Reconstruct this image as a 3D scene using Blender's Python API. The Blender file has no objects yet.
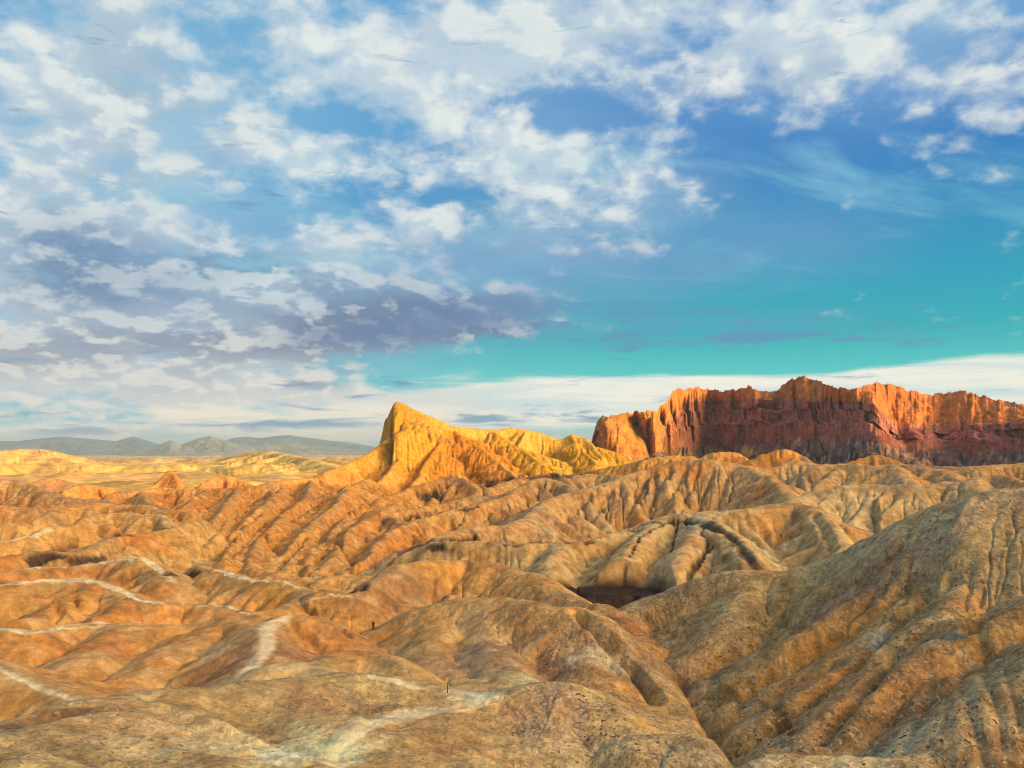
import bpy, math, random, time
import numpy as np

T0 = time.time()
Q = 1.0                      # grid quality
scene = bpy.context.scene
R = math.radians

# ------------------------------------------------------------------ camera
FPX = 804.0
PITCH = R(4.0)
cam_d = bpy.data.cameras.new('camera')
cam_d.sensor_width = 36.0
cam_d.lens = 36.0 * FPX / 1024.0
cam_d.clip_start = 0.1
cam_d.clip_end = 120000.0
cam = bpy.data.objects.new('camera', cam_d)
scene.collection.objects.link(cam)
cam.location = (0, 0, 0)
cam.rotation_euler = (R(90) + PITCH, 0, 0)
scene.camera = cam

# ------------------------------------------------------------------ sun, exposure
SUN_AZ, SUN_EL = R(121), R(9.0)          # azimuth clockwise from +Y (the view direction)
sd = bpy.data.lights.new('sun', 'SUN')
sd.energy = 3.0
sd.color = (1.0, 0.74, 0.42)
sd.angle = R(0.5)
so = bpy.data.objects.new('sun', sd)
scene.collection.objects.link(so)
SUN = np.array([math.sin(SUN_AZ) * math.cos(SUN_EL), math.cos(SUN_AZ) * math.cos(SUN_EL), math.sin(SUN_EL)])
import mathutils
so.rotation_euler = mathutils.Vector(SUN).to_track_quat('Z', 'Y').to_euler()
scene.view_settings.view_transform = 'Standard'
scene.view_settings.look = 'None'
scene.view_settings.exposure = 0.0
scene.view_settings.gamma = 1.0
scene.view_settings.use_curve_mapping = False
scene.cycles.max_bounces = 4
scene.cycles.diffuse_bounces = 1
scene.cycles.volume_bounces = 0
scene.cycles.use_denoising = True
scene.cycles.pixel_filter_type = 'BLACKMAN_HARRIS'
scene.cycles.filter_width = 1.15


# ------------------------------------------------------------------ node expression helper
class NG:
    """tiny expression builder over a shader node tree"""
    def __init__(s, tree):
        s.t = tree
    def n(s, typ, **kw):
        nd = s.t.nodes.new(typ)
        for k, v in kw.items():
            setattr(nd, k, v)
        return nd
    def put(s, sock, v):
        if hasattr(v, 'is_output'):
            s.t.links.new(v, sock)
        elif isinstance(v, (tuple, list)):
            sock.default_value = tuple(v) if len(v) == len(sock.default_value) else tuple(v) + (1.0,)
        else:
            sock.default_value = v
    def m(s, op, a, b=0.0, c=None, clamp=False):
        nd = s.n('ShaderNodeMath', operation=op, use_clamp=clamp)
        s.put(nd.inputs[0], a); s.put(nd.inputs[1], b)
        if c is not None: s.put(nd.inputs[2], c)
        return nd.outputs[0]
    def add(s, a, b): return s.m('ADD', a, b)
    def sub(s, a, b): return s.m('SUBTRACT', a, b)
    def mul(s, a, b): return s.m('MULTIPLY', a, b)
    def mad(s, a, b, c): return s.m('MULTIPLY_ADD', a, b, c)
    def ramp(s, x, a, b, lo=0.0, hi=1.0):
        nd = s.n('ShaderNodeMapRange', interpolation_type='SMOOTHSTEP')
        s.put(nd.inputs[0], x)
        for i, v in zip((1, 2, 3, 4), (a, b, lo, hi)): s.put(nd.inputs[i], v)
        return nd.outputs[0]
    def mix(s, f, a, b, blend='MIX'):
        nd = s.n('ShaderNodeMix', data_type='RGBA', blend_type=blend)
        s.put(nd.inputs[0], f); s.put(nd.inputs[6], a); s.put(nd.inputs[7], b)
        return nd.outputs[2]
    def vec(s, x, y, z=0.0):
        nd = s.n('ShaderNodeCombineXYZ')
        s.put(nd.inputs[0], x); s.put(nd.inputs[1], y); s.put(nd.inputs[2], z)
        return nd.outputs[0]
    def vm(s, op, a, b):
        nd = s.n('ShaderNodeVectorMath', operation=op)
        s.put(nd.inputs[0], a); s.put(nd.inputs[1], b)
        return nd.outputs[0]
    def noise(s, v, scale, detail=4.0, rough=0.5, dist=0.0, lac=2.0):
        nd = s.n('ShaderNodeTexNoise')
        s.put(nd.inputs['Vector'], v)
        nd.inputs['Scale'].default_value = scale
        nd.inputs['Detail'].default_value = detail
        nd.inputs['Roughness'].default_value = rough
        nd.inputs['Distortion'].default_value = dist
        nd.inputs['Lacunarity'].default_value = lac
        return nd.outputs[0]


def unproj_dir(px, py):
    u = (px - 512.0) / FPX
    v = (384.0 - py) / FPX
    y = math.cos(PITCH) - math.sin(PITCH) * v
    z = math.sin(PITCH) + math.cos(PITCH) * v
    l = math.sqrt(u * u + y * y + z * z)
    return u / l, y / l, z / l


def at(px, py, D):
    """3-D point on the sight line through (px, py) at horizontal range D"""
    x, y, z = unproj_dir(px, py)
    k = D / math.hypot(x, y)
    return (x * k, y * k, z * k)


def azel(px, py):
    x, y, z = unproj_dir(px, py)
    return math.degrees(math.atan2(x, y)), math.degrees(math.asin(z))


def s2l(c):
    return tuple((v / 255.0 / 12.92) if v <= 10 else ((v / 255.0 + 0.055) / 1.055) ** 2.4 for v in c)


# ------------------------------------------------------------------ world
def build_world():
    w = bpy.data.worlds.new('World')
    scene.world = w
    w.use_nodes = True
    t = w.node_tree
    t.nodes.clear()
    g = NG(t)
    out = g.n('ShaderNodeOutputWorld')
    tc = g.n('ShaderNodeTexCoord')
    D = tc.outputs['Generated']
    sp = g.n('ShaderNodeSeparateXYZ'); g.put(sp.inputs[0], D)
    x, y, z = sp.outputs
    az = g.mul(g.m('ARCTAN2', x, y), 57.29578)
    el = g.mul(g.m('ARCSINE', z), 57.29578)
    # cloud layer: direction projected on a flat layer high above the ground
    zz = g.add(g.m('MAXIMUM', z, 0.0), 0.38)
    P = g.vec(g.m('DIVIDE', x, zz), g.m('DIVIDE', y, zz), 0.0)

    def blobs(lst):
        acc = None
        for (px, py, sx, sy, wt) in lst:
            a0, e0 = azel(px, py)
            k = 57.3 / FPX
            dx = g.mul(g.sub(az, a0), 1.0 / (sx * k))
            dy = g.mul(g.sub(el, e0), 1.0 / (sy * k))
            r2 = g.mad(dx, dx, g.mul(dy, dy))
            e = g.m('POWER', 2.71828, g.mul(r2, -1.0))
            acc = g.mul(e, wt) if acc is None else g.mad(e, wt, acc)
        return acc

    # clear-sky colour by elevation, greener towards the horizon
    cr = g.n('ShaderNodeValToRGB')
    g.put(cr.inputs[0], g.m('DIVIDE', el, 40.0))
    e = cr.color_ramp.elements
    stops = [(0.0, (150, 215, 205)), (0.10, (85, 205, 198)), (0.19, (40, 172, 184)), (0.32, (42, 150, 190)),
             (0.45, (52, 128, 192)), (0.62, (50, 118, 196)), (1.0, (70, 150, 210))]
    e[0].position, e[0].color = stops[0][0], s2l(stops[0][1]) + (1,)
    e[1].position, e[1].color = stops[-1][0], s2l(stops[-1][1]) + (1,)
    for p_, c_ in stops[1:-1]:
        q = e.new(p_); q.color = s2l(c_) + (1,)
    base = cr.outputs[0]
    # left part of the sky is a paler blue veil
    veil = blobs([(100, 60, 260, 260, .75), (60, 330, 260, 110, .6), (420, 60, 200, 120, .45), (900, 20, 200, 60, .35)])
    base = g.mix(g.m('MINIMUM', veil, 0.8), base, s2l((104, 176, 214)))
    sky = g.n('ShaderNodeTexSky', sky_type='NISHITA', sun_disc=False)
    sky.sun_elevation = SUN_EL
    sky.sun_rotation = SUN_AZ
    base = g.mix(1.0, base, g.mix(1.0, sky.outputs[0], (0.004, 0.004, 0.004), 'MULTIPLY'), 'ADD')

    vl = g.m('MINIMUM', blobs([(90, 150, 170, 170, .8), (120, 330, 260, 80, .8), (400, 270, 170, 40, .6), (600, 235, 150, 40, .55), (560, 60, 200, 60, .5), (900, 40, 180, 60, .45), (620, 170, 90, 50, .4)]), 1.0)
    vn = g.noise(P, 2.0, 6.0, 0.55, 0.5)
    base = g.mix(g.mul(vl, g.ramp(vn, .28, .68, .35, .95)), base, g.mix(g.ramp(g.noise(P, 3.1, 4.0, .5, .2), .35, .65), s2l((146, 184, 216)), s2l((184, 212, 224))))
    # ---- cumulus / altocumulus coverage
    cov = blobs([
        (280, 130, 330, 150, .17), (60, 60, 90, 50, .22), (110, 90, 50, 45, .22), (30, 150, 80, 60, .18), (250, 150, 70, 60, .30), (60, 220, 90, 60, .22),
        (290, 60, 110, 50, .12), (340, 160, 60, 22, .20),
        (120, 320, 210, 60, .66), (260, 290, 130, 50, .30), (440, 316, 95, 24, .85), (340, 335, 90, 26, .60), (380, 225, 90, 28, .30),
        (480, 300, 60, 26, .20),
        (60, 385, 240, 30, .42), (260, 400, 120, 30, .30),
        (500, 60, 120, 50, .26), (620, 20, 170, 40, .42), (680, 70, 90, 28, .26), (800, 60, 60, 30, .16), (480, 90, 50, 50, .10),
        (650, 175, 60, 34, .34), (550, 160, 50, 34, .20), (500, 170, 80, 50, .22), (430, 130, 70, 40, .10),
        (900, 40, 160, 50, .26), (980, 110, 70, 36, .30), (1000, 40, 70, 60, .22), (840, 80, 60, 40, .12),
        (600, 215, 110, 36, .22), (540, 240, 120, 30, .16), (560, 330, 60, 12, .16), (680, 315, 90, 10, .10),
        (800, 290, 160, 6, .0), (970, 256, 40, 6, .34), (870, 245, 60, 9, .12),
        (290, 212, 90, 24, -.55), (405, 190, 50, 20, -.4), (560, 108, 60, 18, -.35), (330, 125, 40, 16, -.35), (360, 120, 45, 14, -.22), (570, 120, 55, 20, -.15),
        (780, 150, 110, 45, -.45), (840, 230, 240, 55, -.40), (700, 290, 260, 45, -.35), (760, 360, 330, 32, -.5),
        (500, 365, 120, 22, -.45), (400, 380, 60, 16, -.3), (200, 30, 60, 50, -.10), (190, 120, 35, 60, -.12),
    ])
    nP = g.mad(g.noise(P, 3.6, 7.0, 0.50, 0.4), .42, g.mad(g.noise(P, 9.0, 6.0, 0.52, 0.3), .34, g.mul(g.noise(P, 20.0, 5.0, 0.55, 0.2), .24)))
    P2 = g.vm('ADD', P, (0.034, -0.040, 0.0))
    nP2 = g.mad(g.noise(P2, 3.6, 5.0, 0.50, 0.4), .42, g.mad(g.noise(P2, 9.0, 5.0, 0.50, 0.3), .34, g.mul(g.noise(P2, 20.0, 4.0, 0.50, 0.2), .24)))
    pf = g.noise(g.vm('ADD', P, (7.3, 1.2, 3.0)), 20.0, 5.0, 0.6, 0.2)
    vo = g.n('ShaderNodeTexVoronoi', feature='SMOOTH_F1'); g.put(vo.inputs['Vector'], g.vm('ADD', P, g.vm('MULTIPLY', g.vec(pf, nP, 0.0), (0.09, 0.09, 0.0))))
    vo.inputs['Scale'].default_value = 19.0; vo.inputs['Smoothness'].default_value = 0.9
    puff = g.sub(0.42, vo.outputs['Distance'])
    dens = g.add(g.add(g.mad(g.sub(nP, 0.5), 3.2, 0.46), g.mad(g.sub(pf, 0.5), 0.34, g.mul(puff, 0.26))), g.mul(cov, 0.80))
    dens = g.add(dens, g.ramp(el, 38, 60, 0.0, 0.10))
    front = g.ramp(y, -0.2, 0.35)
    alpha = g.ramp(dens, 0.36, 0.96)
    # lit edges and grey-mauve bellies
    lit = g.ramp(g.add(g.sub(nP, nP2), g.mul(puff, 0.05)), -0.06, 0.08)
    thick = g.ramp(dens, 0.55, 1.15)
    wht = s2l((250, 250, 240)); gry = s2l((146, 160, 190)); mid = s2l((176, 206, 224))
    ccol = g.mix(g.mul(thick, 0.75), wht, mid)
    dark = blobs([(450, 318, 95, 26, 1.3), (350, 335, 90, 22, .9), (150, 300, 190, 45, .55), (80, 235, 60, 50, .5), (370, 370, 60, 10, .7), (230, 260, 70, 20, .4),
                  (545, 250, 130, 26, .6), (700, 336, 180, 12, .9), (560, 330, 80, 12, .8), (130, 110, 90, 70, .45), (60, 360, 160, 16, .5), (200, 345, 120, 12, .6),
                  (310, 385, 40, 6, .6), (640, 90, 150, 20, .25), (900, 60, 160, 30, .2), (340, 275, 120, 16, .3)])
    low = g.noise(g.vm('ADD', P, (3.3, 8.1, 0.0)), 4.0, 5.0, 0.55, 0.2)
    shd = g.m('MULTIPLY', g.m('MINIMUM', g.add(dark, 0.42), 1.15), g.mad(g.ramp(low, .25, .75), .75, g.mad(g.sub(1.0, lit), .55, .0)), clamp=True)
    ccol = g.mix(shd, ccol, g.mix(g.m('MINIMUM', dark, 1.0), s2l((150, 182, 208)), s2l((104, 132, 164))))
    ccol = g.mix(g.mul(g.ramp(lit, 0.3, 1.0), 0.45), ccol, s2l((250, 248, 236)))
    warm = g.mul(g.ramp(el, 12, 1.5), g.ramp(az, 5, -12))
    ccol = g.mix(g.mul(warm, 0.4), ccol, s2l((242, 218, 185)))
    col = g.mix(alpha, base, ccol)

    bk = g.m('MINIMUM', blobs([(450, 318, 100, 20, 1.0), (350, 338, 80, 16, .8), (520, 300, 60, 14, .6), (150, 290, 120, 22, .35), (60, 245, 60, 22, .35)]), 1.0)
    col = g.mix(g.mul(bk, g.ramp(g.noise(P, 5.0, 5.0, 0.5, 0.2), .30, .58, .35, .92)), col, s2l((104, 130, 166)))
    haze_m = blobs([(640, 255, 210, 30, .85), (520, 285, 120, 30, .6), (700, 325, 150, 12, .45), (110, 300, 260, 90, .35), (870, 200, 200, 60, .0)])
    hm = g.m('MINIMUM', g.mul(haze_m, g.ramp(g.noise(P, 2.5, 4.0, 0.5, 0.3), .2, .75)), 0.85)
    col = g.mix(hm, col, s2l((128, 160, 200)))

    # ---- thin cirrus wisps over the blue
    Pw = g.vec(g.mul(g.m('DIVIDE', x, zz), 1.0), g.mul(g.m('DIVIDE', y, zz), 2.6), 5.0)
    wn = g.noise(Pw, 2.2, 8.0, 0.62, 0.6)
    wmask = blobs([(640, 230, 220, 60, .6), (860, 120, 200, 80, .45), (860, 245, 200, 18, .4), (250, 180, 140, 100, .5),
                   (330, 200, 70, 40, .25)])
    wis = g.mul(g.ramp(wn, 0.46, 0.72), g.m('MINIMUM', wmask, 0.8))
    col = g.mix(wis, col, s2l((150, 208, 222)))

    # ---- low stratus streaks close to the horizon (az / el space, long and thin)
    S = g.vec(g.mul(az, 0.045), g.mul(el, 0.42), 2.0)
    sn = g.noise(S, 2.2, 7.0, 0.55, 0.3)
    bank = blobs([(560, 398, 150, 16, 1.1), (640, 388, 110, 12, .9), (950, 382, 110, 15, 1.3), (1040, 380, 90, 20, 1.0),
                  (800, 400, 240, 16, .8), (420, 405, 90, 16, .7), (200, 412, 200, 14, .45), (480, 425, 140, 14, .7),
                  (300, 432, 120, 8, .9), (60, 430, 90, 10, .3)])
    bal = g.ramp(g.add(g.mul(bank, 0.8), g.mul(g.sub(sn, 0.5), 1.1)), 0.22, 0.62)
    bcol = g.mix(g.ramp(sn, 0.35, 0.65), s2l((208, 226, 226)), s2l((248, 244, 228)))
    bcol = g.mix(g.mul(g.ramp(az, 4, -10), 0.35), bcol, s2l((240, 216, 190)))
    col = g.mix(bal, col, bcol)
    # slate blue streaks
    S2 = g.vec(g.mul(az, 0.10), g.mul(el, 0.75), 9.0)
    sn2 = g.noise(S2, 2.0, 7.0, 0.6, 0.5)
    sm = blobs([(560, 420, 90, 9, 1.0), (500, 416, 60, 6, .5), (340, 418, 75, 9, .8), (290, 426, 60, 6, .6), (210, 430, 80, 6, .5),
                (60, 432, 120, 6, .9), (40, 415, 60, 5, .5), (590, 385, 60, 4, .9), (770, 335, 150, 12, 1.3), (650, 314, 90, 12, 1.1), (690, 345, 150, 7, .9), (400, 384, 30, 4, .7),
                (960, 345, 40, 5, .5), (310, 386, 30, 5, .8), (480, 345, 70, 9, .5)])
    sal = g.ramp(g.add(g.mul(g.m('MINIMUM', sm, 1.0), 0.62), g.mul(g.sub(sn2, 0.5), 3.2)), 0.30, 0.95)
    col = g.mix(g.mul(sal, 0.85), col, s2l((98, 150, 185)))
    tealband = g.mul(g.ramp(el, 1.0, 5.0), 0.0)

    # ---- behind the camera: bright, warm sunrise clouds (they light the shaded hills)
    ax = math.radians(118); bel = R(27)
    gd = (math.sin(ax) * math.cos(bel), math.cos(ax) * math.cos(bel), math.sin(bel))
    dp = g.n('ShaderNodeVectorMath', operation='DOT_PRODUCT')
    g.put(dp.inputs[0], D); dp.inputs[1].default_value = gd
    glow = g.ramp(dp.outputs['Value'], 0.905, 1.0)
    back = g.mix(g.mul(g.ramp(nP, 0.3, 0.7), 0.6), s2l((110, 140, 170)), s2l((225, 200, 165)))
    col = g.mix(g.ramp(y, 0.10, -0.25), col, back)
    col = g.mix(glow, col, (GLOW[0], GLOW[1], GLOW[2]))
    # below the horizon
    col = g.mix(g.ramp(el, -0.3, -2.5), col, s2l((150, 120, 80)))
    bg = g.n('ShaderNodeBackground')
    g.put(bg.inputs[0], col)
    bg.inputs[1].default_value = 1.0
    t.links.new(bg.outputs[0], out.inputs[0])
    w.cycles.sampling_method = 'MANUAL'
    w.cycles.sample_map_resolution = 512


GLOW = (17.2, 11.2, 5.2)
build_world()

# ------------------------------------------------------------------ numpy noise
rng = np.random.RandomState(7)
PERM = rng.permutation(256).astype(np.int32)
PERM = np.concatenate([PERM, PERM])
GA = rng.uniform(0, 2 * np.pi, 256)
GX, GY = np.cos(GA).astype(np.float32), np.sin(GA).astype(np.float32)


def perlin(x, y, seed=0):
    x = np.asarray(x, np.float32) + np.float32(seed * 17.37)
    y = np.asarray(y, np.float32) + np.float32(seed * 5.91)
    xf = np.floor(x); yf = np.floor(y)
    xi = xf.astype(np.int32) & 255; yi = yf.astype(np.int32) & 255
    fx = x - xf; fy = y - yf
    u = fx * fx * fx * (fx * (fx * 6 - 15) + 10)
    v = fy * fy * fy * (fy * (fy * 6 - 15) + 10)
    xi1 = (xi + 1) & 255; yi1 = (yi + 1) & 255
    def gr(a, b, dx, dy):
        h = PERM[PERM[a] + b]
        return GX[h] * dx + GY[h] * dy
    n00 = gr(xi, yi, fx, fy); n10 = gr(xi1, yi, fx - 1, fy)
    n01 = gr(xi, yi1, fx, fy - 1); n11 = gr(xi1, yi1, fx - 1, fy - 1)
    a = n00 + u * (n10 - n00); b = n01 + u * (n11 - n01)
    return (a + v * (b - a)) * 1.4


def fbm(x, y, o=4, seed=0, gain=0.5):
    s = 0; a = 1.0; t = 0
    for i in range(o):
        s = s + a * perlin(x * 2 ** i, y * 2 ** i, seed + i * 3); t += a; a *= gain
    return s / t


def ridged(x, y, o=4, seed=0, gain=0.5):
    s = 0; a = 1.0; t = 0
    for i in range(o):
        s = s + a * (1 - np.abs(perlin(x * 2 ** i, y * 2 ** i, seed + i * 3)) * 1.6); t += a; a *= gain
    return s / t


def sst(x, a, b):
    t = np.clip((x - a) / (b - a), 0, 1)
    return t * t * (3 - 2 * t)


def C(*rgb):
    return np.array(rgb, np.float32)


# rock colours (linear base colours); DARK also paints shade under crust edges
TAN = C(.57, .39, .165); CREAM = C(.68, .53, .28); OCHRE = C(.56, .28, .07); ORANGE = C(.54, .21, .038)
BROWN = C(.42, .235, .115); RED = C(.50, .175, .06); MAUVE = C(.36, .25, .19); GREEN = C(.50, .50, .29)
OLIVE = C(.42, .34, .17); YEL = C(.60, .32, .012); GOLD = C(.55, .21, .01); DARK = C(.085, .055, .04)
PALE = C(.62, .50, .27)


# ------------------------------------------------------------------ ridges of the badlands
# each: crest points (px, py, range) ; sl, sr = side slopes in degrees (left / right of travel direction)
# r crest radius, A rill depth, lam rill spacing, col, crest colour, reach
RIDGES = []
def ridge(pts, s=(33, 33), r=3.0, A=.8, lam=8.0, col=TAN, cc=None, ccw=1.2, reach=None, slant=0.0, raw=False, tag=0, crust=0.0, cap=0.0, sp=None, pf=.62, drop=0):
    RIDGES.append(dict(p=pts, s=s, r=r, A=A, lam=lam, col=col, cc=cc, ccw=ccw, reach=reach, slant=slant, raw=raw, tag=tag, crust=crust, cap=cap, sp=sp, pf=pf, drop=drop))

# viewpoint hill and the near shoulder with the trail
ridge([(60, -260, 40), (25, -120, 24), (8, -35, 9), (0, 0, -1.9), (-3, 10, -6.6), (-8, 30, -15.5), (-14, 50, -23.6), (-17, 68, -29.4)], s=(20, 20), r=6, A=.3, lam=7, col=TAN, reach=160, raw=True, sp=0)
ridge([(340, 775, 69), (345, 742, 77), (375, 722, 85), (440, 708, 92), (485, 701, 96)], s=(12, 14), r=7, A=.25, lam=7, col=OLIVE, reach=60)
ridge([(-120, 760, 68), (0, 728, 75), (50, 713, 80), (100, 702, 85), (150, 695, 89), (200, 690, 92), (250, 685, 95), (281, 680, 98), (338, 674, 101),
       (376, 676, 102), (406, 681, 101), (431, 686, 100), (456, 693, 98), (485, 697, 96.5)], s=(36, 7), r=5, A=.3, lam=6, col=OLIVE * .5 + TAN * .5, reach=70)
ridge([(485, 698, 96), (512, 690, 97), (547, 683, 98), (572, 687, 97), (594, 701, 95), (624, 726, 91), (642, 740, 89)], s=(34, 19), r=5, A=.4, lam=6, col=TAN, reach=60)
ridge([(640, 742, 87), (660, 738, 88), (680, 739, 88), (702, 748, 86), (737, 764, 84), (760, 785, 80)], s=(30, 22), r=4, A=.3, lam=6, col=CREAM * .5 + TAN * .5, reach=60)
ridge([(760, 773, 78), (800, 763, 80), (860, 761, 80), (905, 766, 79), (960, 790, 75)], s=(30, 22), r=4, A=.3, lam=6, col=PALE, reach=50)
# small mounds behind the near shoulder
ridge([(318, 664, 112), (341, 655, 116), (368, 652, 117), (390, 658, 115), (408, 671, 110), (420, 682, 107)], s=(34, 30), r=3, A=.3, col=TAN * .6 + OCHRE * .4)
ridge([(250, 678, 108), (263, 668, 110), (293, 662, 111), (313, 667, 109), (333, 673, 106)], s=(32, 28), r=3, A=.3, col=CREAM * .6 + OLIVE * .4)
# left front spurs
ridge([(-40, 650, 130), (0, 666, 124), (30, 682, 115), (60, 695, 109), (85, 704, 104)], s=(28, 26), r=3, A=.5, col=OCHRE, cc=CREAM, ccw=1.5)
ridge([(-60, 632, 160), (0, 627, 165), (25, 631, 162), (55, 628, 165), (87, 625, 167), (120, 623, 168), (160, 626, 164), (200, 622, 163), (235, 622, 158), (258, 622, 152)],
      s=(26, 27), r=3.5, A=.7, lam=9, col=ORANGE * .6 + TAN * .4, cc=CREAM, ccw=1.0, reach=60)
# J: path hill
ridge([(262, 624, 150), (271, 618, 151), (293, 615, 148), (313, 618, 146), (338, 628, 143), (355, 642, 140), (368, 652, 137)], s=(33, 34), r=4, A=.5, col=OCHRE * .7 + TAN * .3)
ridge([(285, 616, 148), (266, 629, 141), (266, 649, 129), (245, 670, 119), (236, 680, 114)], s=(30, 27), r=4, A=.4, col=CREAM * .5 + OCHRE * .5, cc=CREAM, ccw=2.2)
# K
ridge([(250, 611, 168), (280, 607, 172), (300, 599, 185), (326, 592, 182), (351, 594, 180), (365, 586, 184), (381, 576, 190), (400, 566, 195), (430, 561, 200), (462, 561, 205)],
      s=(34, 33), r=3, A=.7, lam=8, col=OCHRE, cc=TAN, reach=60, slant=.3)
# L: large central hump
ridge([(388, 627, 150), (406, 618, 151), (436, 604, 152), (475, 598, 150), (510, 600, 146), (545, 604, 140), (575, 610, 137), (600, 621, 133), (619, 636, 130), (637, 658, 127), (655, 685, 120),
       (680, 715, 111), (705, 735, 104), (727, 751, 99), (745, 768, 94)], s=(36, 30), r=5, A=.8, lam=9, col=TAN * .55 + OCHRE * .45, reach=55, slant=-.4)
ridge([(560, 606, 139), (566, 640, 130), (590, 665, 121), (620, 700, 110), (650, 725, 103)], s=(26, 26), r=3, A=.5, lam=6, col=ORANGE * .5 + TAN * .5)
ridge([(500, 600, 147), (490, 640, 131), (500, 665, 120), (520, 680, 112)], s=(24, 24), r=4, A=.5, lam=6, col=TAN)
ridge([(435, 606, 151), (440, 630, 139), (430, 655, 128), (445, 675, 118)], s=(26, 26), r=4, A=.4, lam=6, col=TAN * .5 + OCHRE * .5)
ridge([(579, 604, 166), (599, 605, 163), (617, 613, 160), (630, 626, 155), (655, 655, 145), (672, 680, 136)], s=(36, 32), r=2.5, A=.5, col=RED * .7 + ORANGE * .3, lam=6)
# M
ridge([(462, 561, 205), (490, 563, 203), (512, 567, 200), (542, 577, 190), (565, 592, 180), (584, 604, 172)], s=(35, 32), r=3.5, A=.5, col=OCHRE * .6 + TAN * .4, cc=TAN)
# left G + F + H
ridge([(-80, 588, 203), (0, 584, 205), (45, 579, 208), (81, 580, 204), (95, 581, 200), (112, 587, 195), (137, 598, 183), (162, 602, 178), (187, 601, 180), (212, 606, 175), (250, 611, 168)],
      s=(33, 29), r=3, A=.9, lam=9, col=ORANGE * .6 + TAN * .4, cc=CREAM, ccw=1.3, reach=60)
ridge([(95, 583, 198), (70, 597, 187), (40, 613, 176), (10, 622, 168)], s=(30, 32), r=2.5, A=1.0, lam=7, col=ORANGE)
ridge([(130, 597, 183), (120, 607, 176), (95, 618, 170)], s=(28, 32), r=2.5, A=.8, lam=6, col=ORANGE)
ridge([(250, 612, 167), (215, 625, 158), (180, 645, 148), (140, 665, 140), (110, 685, 134)], s=(24, 22), r=5, A=.8, lam=9, col=TAN * .45 + ORANGE * .55, reach=60)
ridge([(120, 624, 166), (95, 645, 153), (70, 665, 143)], s=(22, 24), r=4, A=.6, lam=7, col=ORANGE * .4 + TAN * .6)
ridge([(-80, 572, 232), (0, 570, 235), (37, 567, 238), (88, 564, 240), (110, 560, 240), (122, 557, 238), (139, 559, 232), (155, 566, 225), (172, 577, 210)], s=(34, 30), r=2.5, A=.7, lam=8,
      col=OCHRE * .5 + TAN * .5, cc=CREAM, ccw=1.0)
ridge([(200, 566, 240), (217, 570, 228), (235, 576, 215), (256, 579, 206), (283, 580, 200), (300, 588, 192), (310, 598, 184)], s=(33, 30), r=2.5, A=.6, lam=7, col=OCHRE, cc=CREAM, ccw=1.0)
ridge([(0, 557, 275), (40, 551, 290), (75, 552, 290), (105, 540, 325), (115, 537, 340), (150, 532, 352), (172, 527, 365), (200, 519, 392)], s=(32, 33), r=3, A=1.0, lam=9, col=TAN * .6 + OCHRE * .4, crust=.5)
# left middle
ridge([(-80, 545, 330), (0, 541, 330), (20, 537, 332), (35, 535, 333), (52, 527, 340), (75, 524, 345), (95, 522, 350), (112, 527, 345)], s=(36, 35), r=2, A=1.6, lam=12, col=TAN * .6 + OCHRE * .4, cc=CREAM, ccw=1.4)
ridge([(85, 517, 400), (113, 513, 405), (150, 515, 395), (163, 518, 390), (172, 530, 368)], s=(36, 35), r=2, A=1.6, lam=12, col=TAN * .7 + OCHRE * .3, cc=CREAM, ccw=1.4)
ridge([(-60, 527, 400), (0, 524, 400), (30, 523, 400), (50, 512, 420), (80, 507, 430), (98, 512, 424)], s=(36, 36), r=2, A=1.8, lam=13, col=OCHRE * .6 + TAN * .4)
ridge([(-60, 504, 480), (0, 505, 480), (30, 508, 475), (60, 503, 490), (110, 503, 500), (150, 508, 480), (190, 512, 460)], s=(36, 36), r=2, A=2.2, lam=14, col=BROWN * .6 + ORANGE * .4)
ridge([(-80, 483, 590), (0, 480, 600), (15, 480, 600), (30, 484, 590), (45, 491, 570), (60, 496, 560), (85, 499, 545), (110, 500, 535)], s=(34, 36), r=4, A=2.5, lam=16, col=BROWN, cc=MAUVE, ccw=3, slant=.3)
ridge([(65, 490, 760), (80, 485, 780), (100, 486, 790), (118, 489, 790), (130, 494, 770)], s=(32, 34), r=2, A=2.5, lam=14, col=RED * .4 + ORANGE * .6)
ridge([(28, 487, 1150), (48, 477, 1180), (62, 480, 1180), (78, 484, 1150)], s=(22, 22), r=5, A=1.5, lam=20, col=BROWN * .5 + RED * .5)
ridge([(140, 489, 820), (155, 484, 830), (163, 478, 835), (168, 471, 838), (173, 473, 838), (182, 482, 835), (194, 488, 825)], s=(38, 38), r=1.0, A=1.5, lam=12, col=ORANGE)
ridge([(200, 486, 840), (212, 479, 850), (224, 476.5, 855), (238, 478, 855), (252, 485, 845)], s=(34, 34), r=2, A=2.0, lam=12, col=RED)
ridge([(110, 494, 640), (130, 492, 660), (160, 488, 680), (190, 489, 670), (225, 488, 660), (256, 486, 650), (275, 481, 680), (318, 477, 715), (325, 472, 735)], s=(33, 30), r=4, A=2.2, lam=16,
      col=ORANGE * .7 + OCHRE * .3, reach=90)
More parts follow.
